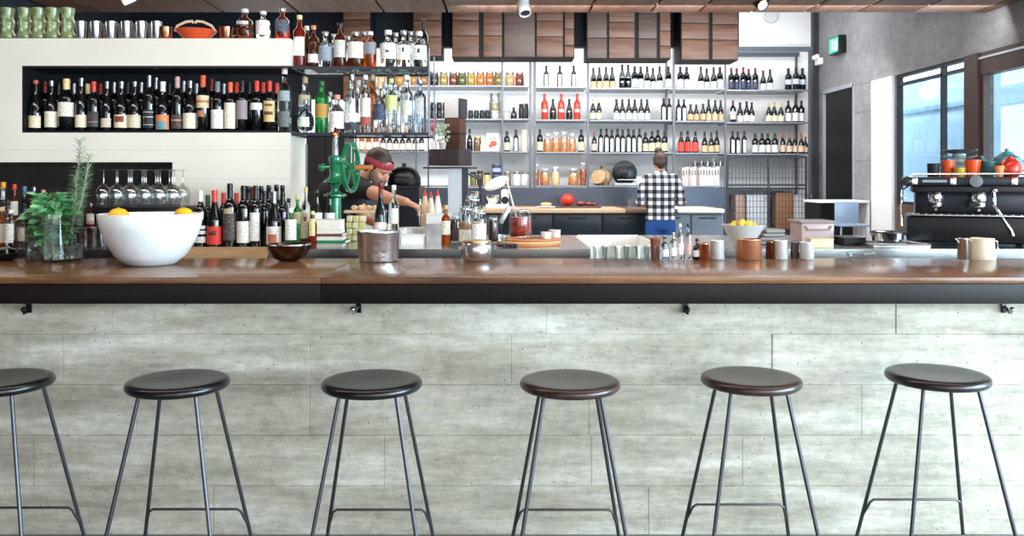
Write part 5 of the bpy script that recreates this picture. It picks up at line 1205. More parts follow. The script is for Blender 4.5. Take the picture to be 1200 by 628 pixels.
# herb jar
leafm = mat('basil_green', '4c9a58', .4)
N, L, p = nodes(leafm); g = N.new('ShaderNodeNewGeometry'); cr = N.new('ShaderNodeValToRGB'); cr.color_ramp.elements[0].color = lin('3a9450'); cr.color_ramp.elements[1].color = lin('a4d8a2')
L.new(g.outputs['Random Per Island'], cr.inputs[0]); L.new(cr.outputs[0], p.inputs['Base Color'])
hd = 3.84
r_ = thing('herb_jar', 'wide glass jar of basil and rosemary on bar beside white bowl', 'jar', (XX(64, hd), hd, ZR))
rj = S(62, hd)/2; hj = ZZ(251, hd)-ZR
B().lathe([(0, 0), (rj*.94, 0), (rj, .01), (rj, hj-.006), (rj+.003, hj), (rj-.003, hj), (rj-.004, .012), (0, .012)], n=48, cap=False).obj('glass_body', tglass, r_, ang=50)
rr = random.Random(11)
def leaf(b, c, l, w, az, el, roll=0):
    M_ = Matrix.Translation(c) @ Matrix.Rotation(az, 4, 'Z') @ Matrix.Rotation(-el, 4, 'Y') @ Matrix.Rotation(roll, 4, 'X')
    pts = []
    prof = [(0, .1), (.2, .8), (.45, 1), (.75, .8), (1, .12)]
    rows_ = []
    for t, ww in prof:
        z = -.25*l*t*t
        rows_.append([b.bm.verts.new(M_ @ Vector((l*t, -w*ww/2, z))), b.bm.verts.new(M_ @ Vector((l*t, 0, z-.12*w*ww))), b.bm.verts.new(M_ @ Vector((l*t, w*ww/2, z)))])
    for i in range(4):
        for j in range(2): b.bm.faces.new((rows_[i][j], rows_[i][j+1], rows_[i+1][j+1], rows_[i+1][j]))
b = B()
for i in range(7):
    a = i*.9; b.tube([(math.cos(a)*.02-.01, math.sin(a)*.02, .02), (math.cos(a)*.05-.02, math.sin(a)*.05, .13), (math.cos(a)*.07-.01, math.sin(a)*.06, .25)], .003, 6)
for i in range(420):
    a = rr.uniform(0, 6.28); rad = rr.uniform(.01, .1); z = rr.uniform(.09, .30); rad *= (1 if z > hj-.01 else .8)
    if z > .24: rad *= .8
    leaf(b, Vector((math.cos(a)*rad*.95-.012, math.sin(a)*rad*.9, z)), rr.uniform(.035, .06), rr.uniform(.026, .042), a+rr.uniform(-.8, .8), rr.uniform(-.3, .6), rr.uniform(-.6, .6))
b.obj('basil_leaves', leafm, r_, ang=80)
b = B()
for (x0, y0, x1_, y1_, z1_) in [(.03, 0, .105, .02, ZZ(163, hd)-ZR), (.04, .01, .155, .0, ZZ(181, hd)-ZR), (.02, .02, .13, .03, ZZ(196, hd)-ZR), (.05, -.01, .09, .01, ZZ(205, hd)-ZR)]:
    A = Vector((x0, y0, .05)); C_ = Vector((x1_, y1_, z1_)); n = 60
    pts = [A.lerp(C_, t/10)+Vector((.02*math.sin(t/10*3.1), 0, 0)) for t in range(11)]
    b.tube(pts, .0022, 5)
    for k in range(n):
        t = .3+.7*k/n; p = A.lerp(C_, t)+Vector((.02*math.sin(t*3.1), 0, 0))
        for s in range(3):
            leaf(b, p, rr.uniform(.04, .056)*(1.15-.4*t), .005, rr.uniform(0, 6.28), rr.uniform(.3, .9))
b.obj('rosemary_sprigs', mat('rosemary_green', 'aabf9c', .6), r_, ang=80)
B().lathe([(0, .013), (rj-.006, .013), (rj-.006, .07), (0, .07)], n=40, cap=False).obj('water', mat('herb_water', 'dfe8dc', .03, trans=1, ior=1.33), r_)
# black beaker and black bowl beside it
r_ = thing('black_beaker', 'tapered black beaker standing behind herb jar\'s left side', 'beaker', (XX(35, 4.12), 4.45, bz))
B().lathe([(0, 0), (.03, 0), (.032, .004), (.045, .185), (.042, .185), (.03, .01), (0, .01)], n=28, cap=False).obj('beaker_body', blackm, r_)
B().lathe([(.0445, .175), (.047, .178), (.047, .185), (.043, .186)], n=28, cap=False).obj('rim', black, r_)
r_ = thing('black_bowl', 'small glossy black lidded bowl at far left end of the bar', 'bowl', (XX(10, 3.88), 3.86, ZR))
B().lathe([(0, 0), (.03, 0), (.045, .01), (.055, .03), (.054, .034), (0, .034)], n=32, cap=False).obj('bowl_body', black, r_)
B().lathe([(.0, .0345), (.054, .0345), (.045, .05), (.02, .058), (0, .06)], n=32, cap=False).obj('lid', mat('gloss_black', '08080a', .08), r_)
# wine glasses upside down on black tray
wd_ = 4.66
wt_ = thing('glass_tray', 'black raised drip tray carrying the upturned wine glasses', 'tray', (XX(172, wd_), wd_, bz))
ztray = ZZ(241, wd_)-bz
xw0, xw1 = XX(122, wd_)-XX(172, wd_), XX(224, wd_)-XX(172, wd_)
b = B(); b.bx(xw0, xw1, -.13, .19, ztray-.04, ztray-.002, .004); b.obj('tray_top', black, wt_)
for x in (xw0+.03, xw1-.03):
    for y in (-.11, .16): B().box((x, y, (ztray-.041)/2), (.02, .02, ztray-.041)).obj('leg', black, wt_)
b = B(); b.tube([(xw0+.01, -.12, ztray+.006), (xw1-.01, -.12, ztray+.006)], .004, 6); b.obj('rail', dsteel, wt_)
gh = ZZ(198, wd_)-ZZ(240, wd_)
wgm = B().lathe([(.031, 0), (.036, .03*1), (.041, .062), (.036, .09), (.02, .108), (.0045, .118), (.0035, .13), (.0035, gh-.01), (.006, gh-.004), (.033, gh), (0, gh+.001)], n=28, cap=False).mesh('bowl_and_stem', thin_glass('wine_glass_clear', 'f4f6f6', .45), 60)
k = 0
for rowi, (yy, n, off) in enumerate([(-.08, 6, -.01), (.01, 6, .017), (.10, 6, .044)]):
    for i in range(n):
        k += 1
        x = xw0+.045+off+i*.076
        if x > xw1-.04: continue
        r_ = link('wine_glass', wgm, None, (XX(172, wd_)+x, wd_+yy, bz+ztray+.0005))
        tag(r_, f'upturned wine glass, {ORD[i+1]} from left in {["front","middle","rear"][rowi]} row on black tray', 'wine glass', 'upturned wine glasses on the black tray')
for i in range(3):
    d = 4.66; x = XX(233+i*11, d)
for i, px in enumerate((101, 110, 119)):
    pot(px-2+i*2, 4.5, bz, .03, .105, tglass, f'clear tumbler, {ORD[i+1]} from left on bench between herb jar and bowl', 'tumbler', 'glass', .8, 'clear tumblers behind the herb jar')
for i, (px, c, lk) in enumerate([(95, brownliq, 'small brown bottle'), (107, redliq, 'small reddish bottle'), (119, amber, 'small amber bottle')]):
    spirit(px, 238, BZ, 4.68, 11, lk+' behind tumblers right of the herbs', 'spirit', c, silver_c, [(250, 262, 'd8cfc4', 60)], group='small bottles behind the tumblers')

# metal vessels on the bar
hm = mat('hammered_steel', 'd2cecc', .24, .92, bscale=30, bump=.25)
r_ = thing('ice_bucket', 'wide flared hammered silver bucket on the bar\'s rear edge', 'bucket', (XX(445, 3.86), 3.82, ZR))
w_ = S(50, 3.86)/2; hb_ = ZZ(271, 3.82)-ZR
B().lathe([(0, 0), (w_*.86, 0), (w_*.9, .004), (w_, hb_-.002), (w_*1.01, hb_), (w_*.97, hb_), (w_*.83, .008), (0, .008)], n=48, cap=False).obj('bucket_body', hm, r_)
B().lathe([(w_*1.0, hb_-.004), (w_*1.03, hb_-.002), (w_*1.03, hb_+.002), (w_*.98, hb_+.003)], n=48, cap=False).obj('rim', steel, r_)
r_ = thing('shallow_bowl', 'shallow brown-bronze metal bowl at bar\'s rear edge by the wine bottles', 'bowl', (XX(341, 3.86), 3.83, ZR))
w_ = S(50, 3.86)/2
B().lathe([(0, 0), (w_*.4, 0), (w_*.7, .012), (w_*.95, .05), (w_, .072), (w_*.97, .074), (w_*.9, .05), (w_*.66, .018), (0, .012)], n=40, cap=False).obj('bowl_body', mat('bronze_dark', '6a564e', .18, 1), r_)
B().lathe([(w_*.97, .07), (w_*1.0, .072), (w_*.99, .077), (w_*.95, .077)], n=40, cap=False).obj('rim', steel, r_)
r_ = thing('metal_canister', 'squat round mirror-polished canister on bar before the labelled jars', 'canister', (XX(558.5, 3.86), 3.86, ZR))
w_ = S(36, 3.86)/2
B().lathe([(0, 0), (w_*.85, 0), (w_*.95, .01), (w_, .05), (w_*.97, .07), (w_*.9, .08), (w_*.86, .08), (w_*.9, .05), (0, .01)], n=40, cap=False).obj('canister_body', hm, r_)
B().lathe([(w_*.9, .0805), (w_*.96, .082), (w_*.95, .088), (w_*.6, .092), (0, .092)], n=40, cap=False).obj('lid', brass, r_)
cupst = mat('brushed_cup_steel', 'dcdbda', .38, .45); cupcu = mat('brushed_cup_copper', 'cf8c68', .3, .7)
def vessel(px, top, w, m, lab, nm, cat, d=3.9, handle=False, spout=False, taper=1.1, grp=None):
    h = ZZ(top, d)-ZR; r = S(w, d)/2
    r_ = thing(nm, lab, cat, (XX(px, d), d, ZR), group=grp)
    b = B().lathe([(0, 0), (r*taper-.002, 0), (r*taper, .003), (r, h-.002), (r+.001, h), (r-.0015, h), (r*taper-.002, .005), (0, .005)], n=36, cap=False)
    if spout: b.tube([(-r*.9, -.0, h-.02), (-r-.012, 0, h-.002)], .006, 8, radii=[.008, .003])
    b.obj('vessel_body', m, r_, ang=50)
    B().lathe([(r-.0005, h-.004), (r+.0018, h-.003), (r+.0018, h), (r-.001, h+.001)], n=36, cap=False).obj('rim', m, r_)
    if handle: B().tube([(r*.96, 0, h*.88), (r+.02, 0, h*.85), (r+.024, 0, h*.5), (r*.94, 0, h*.22)], .004, 8).obj('handle', m, r_)
    return r_
vessel(840, 281.5, 16, cupst, 'steel cup on bar left of the copper vessel', 'steel_cup', 'cup')
vessel(825, 285, 11, copper, 'small copper measure right of the bitters bottles', 'copper_measure', 'cup', 3.86)
vessel(877.5, 280, 28, cupcu, 'large copper mug on bar below the lemon bowl', 'copper_mug', 'mug', taper=1.08, handle=False)
vessel(902, 283, 8.5, mat('aged_copper', '8a5c40', .25, 1), 'narrow dark copper measure between large copper mug and steel cup', 'copper_measure', 'cup')
vessel(914.5, 281.5, 15, cupst, 'bright steel cup right of the narrow copper measure', 'steel_cup', 'cup')
vessel(931.5, 283.5, 9, mat('dull_steel', '86868a', .3, 1), 'narrow dull steel measure beside the rightmost bright cup', 'steel_measure', 'cup', 3.93)
vessel(945.5, 283.5, 15, cupst, 'rightmost bright steel cup of the bar\'s metal cups', 'steel_cup', 'cup')
vessel(1129, 279, 12, steel, 'small steel milk jug in front of the coffee machine', 'milk_jug', 'jug', spout=True, handle=False, taper=1.1)
vessel(1151, 279, 25, mat('cream_enamel', 'e8dcc0', .3), 'cream enamel milk jug in front of the coffee machine', 'milk_jug', 'jug', spout=True, handle=True, taper=1.15)
# clear glasses on the bar near the basin
gl_me = B().lathe([(0, 0), (.027, 0), (.029, .003), (.034, .062), (.0325, .062), (.0275, .006), (0, .006)], n=28, cap=False).mesh('short_glass', tglass, 50)
for i, px in enumerate((702, 714, 727, 739, 751, 763)):
    o = link('short_glass', gl_me, None, (XX(px, 3.9), 3.9 if i % 2 else 3.85, ZR)); tag(o, f'short clear glass, {ORD[i+1]} from left of six before white basin', 'glass', 'short glasses before the white basin')
# bitters bottles
for i, (px, top, w, g, c, l, lk) in enumerate([(778, 277, 9, bluegl, black_c, 'dfe6e6', 'short teal-tinted bottle with black cap'), (788, 272, 8, clear, silver_c, 'f0eee8', 'clear dasher bottle with silver cap'), (796, 262, 8, clear, cm('f4f0ec'), 'e4dcd4', 'clear bottle with tall white pourer'), (805.5, 262, 8, clear, black_c, 'd0a8a0', 'clear bottle with dark collar and pourer'), (816, 279, 11, blk_glass, black_c, 'f2f0ec', 'short dark bottle with white label')]):
    h = ZZ(top, 3.9)-ZR
    bottle('bitters_bottle', lk+' among the bar\'s small bottles', 'bottle', (XX(px, 3.9), 3.88, ZR), h, S(w, 3.9)/2, 'spirit' if w < 10 else 'squat', g, c, None, [(.15, .45, l, 80)], 'small bitters bottles on the bar', capname='pourer')
vessel(768, 279, 12, wood('reddish_wood', '7a4434', 'a8644c', .4, 'Z', 2), 'reddish wooden tumbler left of the small bitters bottles', 'wooden_tumbler', 'tumbler', d=3.93, taper=.85)
# bowl of lemons on bench at right
r_ = thing('grey_bowl', 'grey-white bowl heaped with small lemons, right of plaid-shirted person', 'bowl', (XX(871, 4.62), 4.62, bz))
w_ = S(50, 4.62)/2; hb_ = ZZ(263, 4.62)-bz
B().lathe([(0, 0), (w_*.4, 0), (w_*.42, .01), (w_*.75, hb_*.55), (w_, hb_-.002), (w_*.99, hb_), (w_*.96, hb_), (w_*.72, hb_*.6), (w_*.35, .02), (0, .018)], n=48, cap=False).obj('bowl_body', mat('grey_stoneware', 'c4c0bc', .45), r_)
for i, (dx, dy, dz, a) in enumerate([(-.055, -.01, 0, 10), (-.02, -.03, .008, 60), (.02, -.03, .006, 0), (.055, -.01, 0, 100), (0, .02, .016, 40), (.035, .03, .006, 150), (-.04, .03, .006, 80)]):
    lemon(XX(871, 4.62)+dx, 4.62+dy, bz+hb_+dz-.004, .018, R(a), f'small yellow lemon, {ORD[i+1]} of seven heaped in the grey bowl', mat('lemon_yellow', 'ecc83c', .4), grp='small lemons in the grey bowl')

# items right on the bench
r_ = thing('plastic_tub', 'pinkish translucent lidded tub on bench left of the dark box', 'tub', (XX(951, 4.85), 4.85, bz))
tw = S(42, 4.85); th = ZZ(257, 4.85)-bz
pk = mat('pinkish_plastic', 'b8a09c', .3, bscale=8)
B().box((0, 0, th*.45), (tw*.92, .2, th*.9), .018).obj('tub_body', pk, r_)
B().box((0, 0, th*.93), (tw, .22, th*.1), .008).obj('lid', mat('tub_lid', '9a8a86', .3), r_)
B().tube([(-tw*.35, -.104, th*.75), (-tw*.3, -.118, th*.6), (tw*.3, -.118, th*.6), (tw*.35, -.104, th*.75)], .005, 8).obj('handle', mat('tub_lid', '9a8a86', .3), r_)
r_ = thing('cream_box', 'small cream box on bench in front of the pinkish tub', 'box', (XX(962, 4.5), 4.52, bz))
B().box((0, 0, .022), (.12, .08, .044), .003).obj('box_body', mat('box_cream', 'e4d4a8', .5), r_); B().box((0, 0, .0455), (.124, .084, .003), .001).obj('lid', mat('box_lid_cream', 'd8c490', .5), r_)
r_ = thing('black_box', 'plain black box on bench below the pale blue stool', 'box', (XX(996, 4.72), 4.75, bz))
B().box((0, 0, .018), (.12, .2, .036), .004).obj('box_body', blackm, r_); B().box((0, 0, .039), (.124, .204, .005), .002).obj('lid', black, r_)
r_ = thing('grey_cloth', 'folded grey cloth on bench beside the lemon bowl', 'cloth', (XX(899, 4.75), 4.75, bz))
for j in range(4): B().box((0.003*j, 0, .012+j*.021), (.14-.008*j, .16, .019), .008).obj('fold', mat('cloth_grey', '8f8a88', .9), r_, rz=R(4*j))
r_ = thing('bus_tray', 'long flat steel tray on bench left of coffee machine', 'tray', (XX(1044, 4.6), 4.6, bz))
B().box((0, 0, .006), (.30, .26, .012), .003).obj('tray_base', mat('tray_grey', '9fa3a8', .25, .9), r_)
B().tube([(-.15, -.13, .015), (.15, -.13, .015), (.15, .13, .015), (-.15, .13, .015)], .005, 6, closed=True).obj('rim', steel, r_)
r_ = thing('glass_dish', 'small clear glass dish on bar left of the coffee machine', 'dish', (XX(1004, 3.9), 3.86, ZR))
B().lathe([(0, 0), (.04, 0), (.055, .012), (.06, .03), (.056, .03), (.05, .014), (0, .008)], n=32, cap=False).obj('dish_body', tglass, r_); B().lathe([(.056, .03), (.062, .031), (.062, .034), (.055, .034)], n=32, cap=False).obj('rim', tglass, r_)
r_ = thing('chrome_pan', 'round chrome pan with black rim left of coffee machine', 'pan', (XX(1038, 4.6), 4.58, bz+.021))
B().lathe([(0, 0), (.06, 0), (.078, .01), (.082, .055), (.078, .055), (.072, .012), (0, .008)], n=36, cap=False).obj('pan_body', chrome, r_)
B().lathe([(.079, .05), (.086, .052), (.086, .06), (.078, .06)], n=36, cap=False).obj('rim', black, r_)
B().tube([(.084, 0, .05), (.105, -.01, .053)], .008, 8).obj('handle', black, r_)

# ================================================================= COFFEE MACHINE
cd = 4.6; mx0, mx1 = 2.35, 2.97
cmr = thing('espresso_machine', 'dark two-group espresso machine at right end of the service bench', 'coffee machine', ((mx0+mx1)/2, cd+.25, bz))
dk = mat('machine_dark', '0e0f12', .3, .3); dkg = mat('machine_grey', '2b2e33', .3, .5); cxm = (mx0+mx1)/2
def L_(o): return wp(o, cmr)
for x in (mx0+.05, mx1-.05):
    for y in (cd+.03, cd+.45): b = B().cyl((x, y, bz), .018, .03, 14); L_(b.obj('foot', black))
b = B(); b.box((cxm, cd+.22, bz+.012+.074), (mx1-mx0+.06, .5, .148), .02, seg=3); L_(b.obj('base', dk))
b = B(); b.box((cxm, cd+.03, bz+.164), (mx1-mx0, .22, .008), .002)
for i in range(16): b.box((mx0+.03+i*(mx1-mx0-.06)/15, cd+.03, bz+.170), (.006, .2, .004), 0)
L_(b.obj('drip_grate', steel))
b = B(); b.bx(mx0+.02, mx1-.02, cd+.17, cd+.46, bz+.16, bz+.31, .01); L_(b.obj('back_body', mat('machine_back', '20252c', .25, .5)))
b = B(); b.bx(mx0+.0, mx1, cd+.02, cd+.47, bz+.285, bz+.325, .008); L_(b.obj('lower_fascia', black))
b = B(); b.bx(mx0-.02, mx1+.02, cd-.01, cd+.48, bz+.326, bz+.372, .008); L_(b.obj('upper_fascia', dkg))
for x in (mx0+.01, mx1-.01, mx0+.2, mx1-.13):
    b = B(); b.box((x, cd-.013, bz+.349), (.03, .006, .04), .002); L_(b.obj('chrome_trim', chrome))
b = B(); b.bx(mx0+.05, mx0+.2-.03, cd-.0135, cd-.0095, bz+.342, bz+.356); L_(b.obj('badge', mat('badge_grey', '8a9098', .3, .6)))
b = B(); b.tube([(mx0, cd+.0, bz+.388), (mx1, cd+.0, bz+.388), (mx1, cd+.45, bz+.388), (mx0, cd+.45, bz+.388)], .004, 8, closed=True)
for x, y in ((mx0, cd), (mx1, cd), (mx1, cd+.45), (mx0, cd+.45), (cxm, cd), (cxm, cd+.45)): b.tube([(x, y, bz+.37), (x, y, bz+.388)], .003, 6)
L_(b.obj('cup_rail', chrome))
for i, x in enumerate((mx0+.12, mx0+.33)):
    b = B(); b.cyl((x, cd+.09, bz+.235), .04, .05, 28, bev=.006); L_(b.obj('group_head', chrome))
    b = B(); b.cyl((x, cd+.09, bz+.205), .036, .028, 24, bev=.003); b.tube([(x, cd+.09, bz+.208), (x, cd+.05, bz+.19)], .008, 8); pf = L_(b.obj('portafilter', steel))
    b = B(); b.tube([(x, cd+.05, bz+.222), (x-.02, cd-.02, bz+.225), (x-.04-.03*i, cd-.1, bz+.222)], .012, 10, radii=[.009, .013, .014]); h_ = b.obj('handle', black); h_.parent = pf
for x in (mx0-.035, mx1+.035):
    b = B(); b.lathe([(0, 0), (.022, 0), (.028, .012), (.028, .045), (.02, .06), (0, .062)], (x, cd+.0, bz+.349), 20, M=Matrix.Rotation(R(90), 4, 'X'), cap=False); b.tube([(x+(.03 if x < cxm else -.03), cd+.02, bz+.349), (x, cd+.005, bz+.349)], .008, 8); L_(b.obj('steam_knob', black))
b = B(); b.tube([(mx0-.01, cd+.05, bz+.33), (mx0-.05, cd+.0, bz+.30), (mx0-.06, cd-.02, bz+.2), (mx0-.055, cd-.03, bz+.1)], .0055, 8); L_(b.obj('steam_wand', chrome))
b = B(); b.tube([(mx1-.22, cd+.0, bz+.30), (mx1-.225, cd-.03, bz+.22), (mx1-.15, cd-.05, bz+.09), (mx1-.14, cd-.05, bz+.06)], .0075, 8); b.ball((mx1-.22, cd-.0, bz+.30), .014); L_(b.obj('steam_wand', chrome))
b = B(); b.lathe([(0, 0), (.03, 0), (.032, .004), (.032, .016), (0, .018)], (mx1-.31, cd-.012, bz+.349), 24, M=Matrix.Rotation(R(90), 4, 'X'), cap=False); L_(b.obj('pressure_gauge', mat('gauge_grey', '6a6e74', .3, .4)))
ct = bz+.3725
cmr.rotation_euler = (0, 0, R(-24))
def mpos(px, ly):
    s_, c_ = math.sin(R(24)), math.cos(R(24)); k = (px-HX)/F
    return (ly+cmr.location.x*s_+cmr.location.y*c_)/(k*s_+c_)
def ctop(px, d, r, h, m, lab, nm, cat, tp=.75, grp=None):
    r_ = thing(nm, lab, cat, (XX(px, d), d, ct), group=grp)
    B().lathe([(0, 0), (r*tp, 0), (r*tp+.001, .003), (r, h), (r-.003, h), (r*tp-.003, .006), (0, .006)], n=28, cap=False).obj('cup_body', m, r_, ang=50)
    B().lathe([(r-.001, h-.006), (r+.0018, h-.005), (r+.0018, h), (r-.002, h+.001)], n=28, cap=False).obj('rim', m, r_)
orc = mat('orange_cup', 'd8501c', .35)
ctop(1094, mpos(1094, -.14), .033, .075, blackm, 'black cup at the left end on top of the espresso machine', 'black_cup', 'cup', .9)
ctop(1111, mpos(1111, -.13), .035, .092, orc, 'orange cup standing right of the black cup on espresso machine', 'orange_cup', 'cup', .75, 'orange cups on the espresso machine')
ctop(1124.5, mpos(1124.5, -.17), .030, .05, mat('mustard_cup', 'c49a2c', .35), 'low mustard yellow cup between the two orange cups', 'yellow_cup', 'cup', .7)
ctop(1140, mpos(1140, -.13), .042, .094, orc, 'larger orange cup in the middle of espresso machine\'s top', 'orange_cup', 'cup', .75, 'orange cups on the espresso machine')
ctop(1159, mpos(1159, -.1), .040, .085, mat('teal_cup', '3a6a6c', .4), 'dark teal bowl-shaped cup right of the larger orange cup', 'teal_cup', 'cup', .6)
r_ = thing('red_pot', 'glossy red round pot at the right on the espresso machine', 'pot', (XX(1184, mpos(1184, -.12)), mpos(1184, -.12), ct))
B().lathe([(0, 0), (.035, 0), (.055, .02), (.06, .05), (.05, .08), (.035, .09), (.033, .088), (0, .088)], n=32, cap=False).obj('pot_body', mat('red_enamel', 'c8301c', .2), r_)
B().lathe([(0, .089), (.036, .089), (.03, .1), (.008, .104), (.01, .115), (0, .117)], n=24, cap=False).obj('lid', mat('red_enamel', 'c8301c', .2), r_)
r_ = thing('orange_cup', 'orange-tan small cup tucked left of the glossy red pot', 'cup', (XX(1171, mpos(1171, -.19)), mpos(1171, -.19), ct))
B().lathe([(0, 0), (.018, 0), (.026, .06), (.024, .06), (.016, .006), (0, .006)], n=24, cap=False).obj('cup_body', mat('tan_orange', 'd88a4c', .4), r_); B().tube([(.024, 0, .05), (.036, 0, .045), (.034, 0, .02), (.02, 0, .014)], .003, 6).obj('handle', mat('tan_orange', 'd88a4c', .4), r_)
r_ = thing('stacked_saucers', 'stack of clear saucers with dark top plate behind orange cups', 'saucers', (XX(1124, mpos(1124, .06)), mpos(1124, .06), ct))
for j in range(5):
    B().lathe([(0, 0), (.05, 0), (.095, .018), (.093, .021), (.048, .004), (0, .004)], (0, 0, .0+j*.034), 36, cap=False).obj('saucer', tglass if j < 4 else mat('dark_plate', '39424c', .3), r_)
    if j < 4: B().cyl((0, 0, .005+j*.034), .035, .028, 20, bev=.003).obj('cup_stack', mat('pale_teal_cup', 'a4b8b4', .35), r_)
r_ = thing('teal_teapot', 'teal teapot at back right on top of the espresso machine', 'teapot', (XX(1180, mpos(1180, .09)), mpos(1180, .09), ct), rz=R(-20))
B().lathe([(0, 0), (.05, 0), (.075, .03), (.085, .07), (.07, .11), (.04, .125), (0, .125)], n=32, cap=False).obj('pot_body', mat('teal_glaze', '4f8a8c', .25), r_)
B().lathe([(0, .126), (.04, .126), (.03, .14), (.01, .146), (.012, .16), (0, .162)], n=24, cap=False).obj('lid', mat('teal_glaze', '4f8a8c', .25), r_)
B().tube([(-.08, 0, .05), (-.11, 0, .08), (-.13, 0, .12)], .01, 10, radii=[.016, .011, .008]).obj('spout', mat('teal_glaze', '4f8a8c', .25), r_)
B().tube([(.078, 0, .09), (.115, 0, .09), (.12, 0, .05), (.08, 0, .035)], .006, 8).obj('handle', mat('teal_glaze', '4f8a8c', .25), r_)
# ================================================================= PEOPLE
def fuse(b, name, m, parent, voxel=.008, smooth=6, loc=(0, 0, 0), label=None, decimate=None):
    bmesh.ops.recalc_face_normals(b.bm, faces=b.bm.faces)
    me = bpy.data.meshes.new('tmp'); b.bm.to_mesh(me); b.bm.free()
    o = bpy.data.objects.new('tmp', me); COL.objects.link(o)
    r = o.modifiers.new('r', 'REMESH'); r.mode = 'VOXEL'; r.voxel_size = voxel
    s = o.modifiers.new('s', 'SMOOTH'); s.iterations = smooth; s.factor = .5
    dg = bpy.context.evaluated_depsgraph_get(); dg.update()
    me2 = bpy.data.meshes.new_from_object(o.evaluated_get(dg)); me2.name = name
    bpy.data.objects.remove(o); bpy.data.meshes.remove(me)
    me2.materials.clear(); me2.materials.append(m); me2.shade_smooth()
    return link(name, me2, parent, loc, 0, label)
def limb(b, pts, rad, n=14):
    # subdivided tapered tube with balls at the joints
    P = [Vector(p) for p in pts]
    b.tube(P, 0, n, radii=rad)
    for p, r in zip(P, rad): b.ball(p, r, u=14, v=10)
def ring_loft(b, rings, n=24, M=None):
    vs = []
    for (cx, cy, cz, rx, ry) in rings:
        vs.append([b.bm.verts.new((cx+math.cos(2*math.pi*k/n)*rx, cy+math.sin(2*math.pi*k/n)*ry, cz)) for k in range(n)])
    for A, C_ in zip(vs, vs[1:]):
        for k in range(n): b.bm.faces.new((A[k], A[(k+1) % n], C_[(k+1) % n], C_[k]))
    b.bm.faces.new(vs[0][::-1]); b.bm.faces.new(vs[-1])
    if M is not None: bmesh.ops.transform(b.bm, matrix=M, verts=[v for r in vs for v in r])
def head(b, M):
    """head centred on its middle, face towards local -Y, about 0.23 m tall"""
    def bl(c, r, sx, sy, sz): b.ball((0, 0, 0), r, 1, 1, 1, 20, 14, M=M @ Matrix.Translation(c) @ Matrix.Diagonal((sx, sy, sz, 1)))
    bl((0, .012, .03), .088, .86, 1.08, .95)       # cranium
    bl((0, -.02, -.035), .07, .86, .95, 1.05)      # face
    bl((0, -.045, -.085), .038, 1.0, .9, .75)      # chin
    bl((0, -.094, -.018), .013, .8, 1.1, 1.5)      # nose bridge
    bl((0, -.104, -.035), .014, 1, 1, .9)          # nose tip
    for s in (-1, 1):
        bl((s*.077, .008, -.012), .02, .45, .8, 1.35)   # ear
        bl((s*.04, -.062, -.03), .024, 1, .8, .8)       # cheek
        bl((s*.03, -.08, .015), .016, 1.5, .7, .5)      # brow
    bl((0, -.085, -.062), .014, 1.6, .7, .45); bl((0, -.083, -.074), .013, 1.4, .7, .45)   # lips
def hand(b, wrist, dirv, palm_n, side, curl=.9, s=1.0):
    """palm and five fingers: dirv = pointing direction, palm_n = palm normal (curling side), side = +1/-1 thumb side"""
    d = Vector(dirv).normalized(); n = Vector(palm_n).normalized(); n = (n-d*n.dot(d)).normalized(); t = d.cross(n)*side
    w = Vector(wrist)
    for i in range(4):
        o = (i-1.5)*.019*s
        b.tube([w+t*(-o*.7), w+d*.045*s-t*o, w+d*.088*s-t*o], .011*s, 10, radii=[.015*s, .0145*s, .012*s])
        L = [.072, .08, .075, .058][i]*s
        p0 = w+d*.085*s-t*o; a1 = curl*.55; a2 = curl*1.25; a3 = curl*1.7
        p1 = p0+(d*math.cos(a1)+n*math.sin(a1))*L*.45; p2 = p1+(d*math.cos(a2)+n*math.sin(a2))*L*.32; p3 = p2+(d*math.cos(a3)+n*math.sin(a3))*L*.23
        b.tube([p0, p1, p2, p3], .008*s, 10, radii=[.0098*s, .009*s, .0083*s, .0068*s])
        for p, r in ((p1, .009), (p2, .0083), (p3, .0068)): b.ball(p, r*s, u=10, v=8)
    q0 = w+d*.02*s+t*.022*s; q1 = q0+(d*.5+t*.75+n*.3).normalized()*.04*s; q2 = q1+(d*.85+t*.1+n*.55).normalized()*.032*s; q3 = q2+(d*.8-t*.2+n*.6).normalized()*.022*s
    b.tube([q0, q1, q2, q3], .01*s, 10, radii=[.014*s, .0115*s, .010*s, .008*s]); b.ball(q3, .008*s, u=10, v=8)

# ---- woman in plaid shirt, seen from behind at the worktop
pdx = 9.62
pl = thing('person', 'person seen from behind in black-and-white checked shirt and blue jeans at worktop', 'person', (XX(774, pdx), pdx, 0))
b = B()
ring_loft(b, [(0, .0, .84, .13, .10), (0, 0, .93, .155, .11), (0, .0, 1.08, .125, .09), (0, .0, 1.22, .135, .095), (0, .0, 1.36, .16, .10), (0, .0, 1.44, .13, .075), (0, .005, 1.475, .06, .055)])
limb(b, [(0, .008, 1.45), (0, .015, 1.53)], [.05, .046])
Mh = Matrix.Translation((.0, .03, 1.585)) @ Matrix.Rotation(R(180), 4, 'Z') @ Matrix.Rotation(R(18), 4, 'X') @ Matrix.Diagonal((.94, .94, .94, 1))
head(b, Mh)
for s in (-1, 1):
    limb(b, [(s*.075, 0, .9), (s*.095, .0, .52), (s*.095, .01, .09)], [.085, .056, .036])
    limb(b, [(s*.095, -.02, .05), (s*.1, .08, .035), (s*.105, .15, .025)], [.036, .034, .025])
    sh = Vector((s*.165, 0, 1.41)); el = Vector((s*.225, -.03, 1.16)); wr_ = Vector((s*.14, .22, 1.13))
    limb(b, [sh, el, wr_], [.048, .038, .025])
    hand(b, wr_, Vector((-s*.2, .9, -.15)), (0, -.1, -1), s, .7)
fuse(b, 'body', skin, pl, .009, 5)
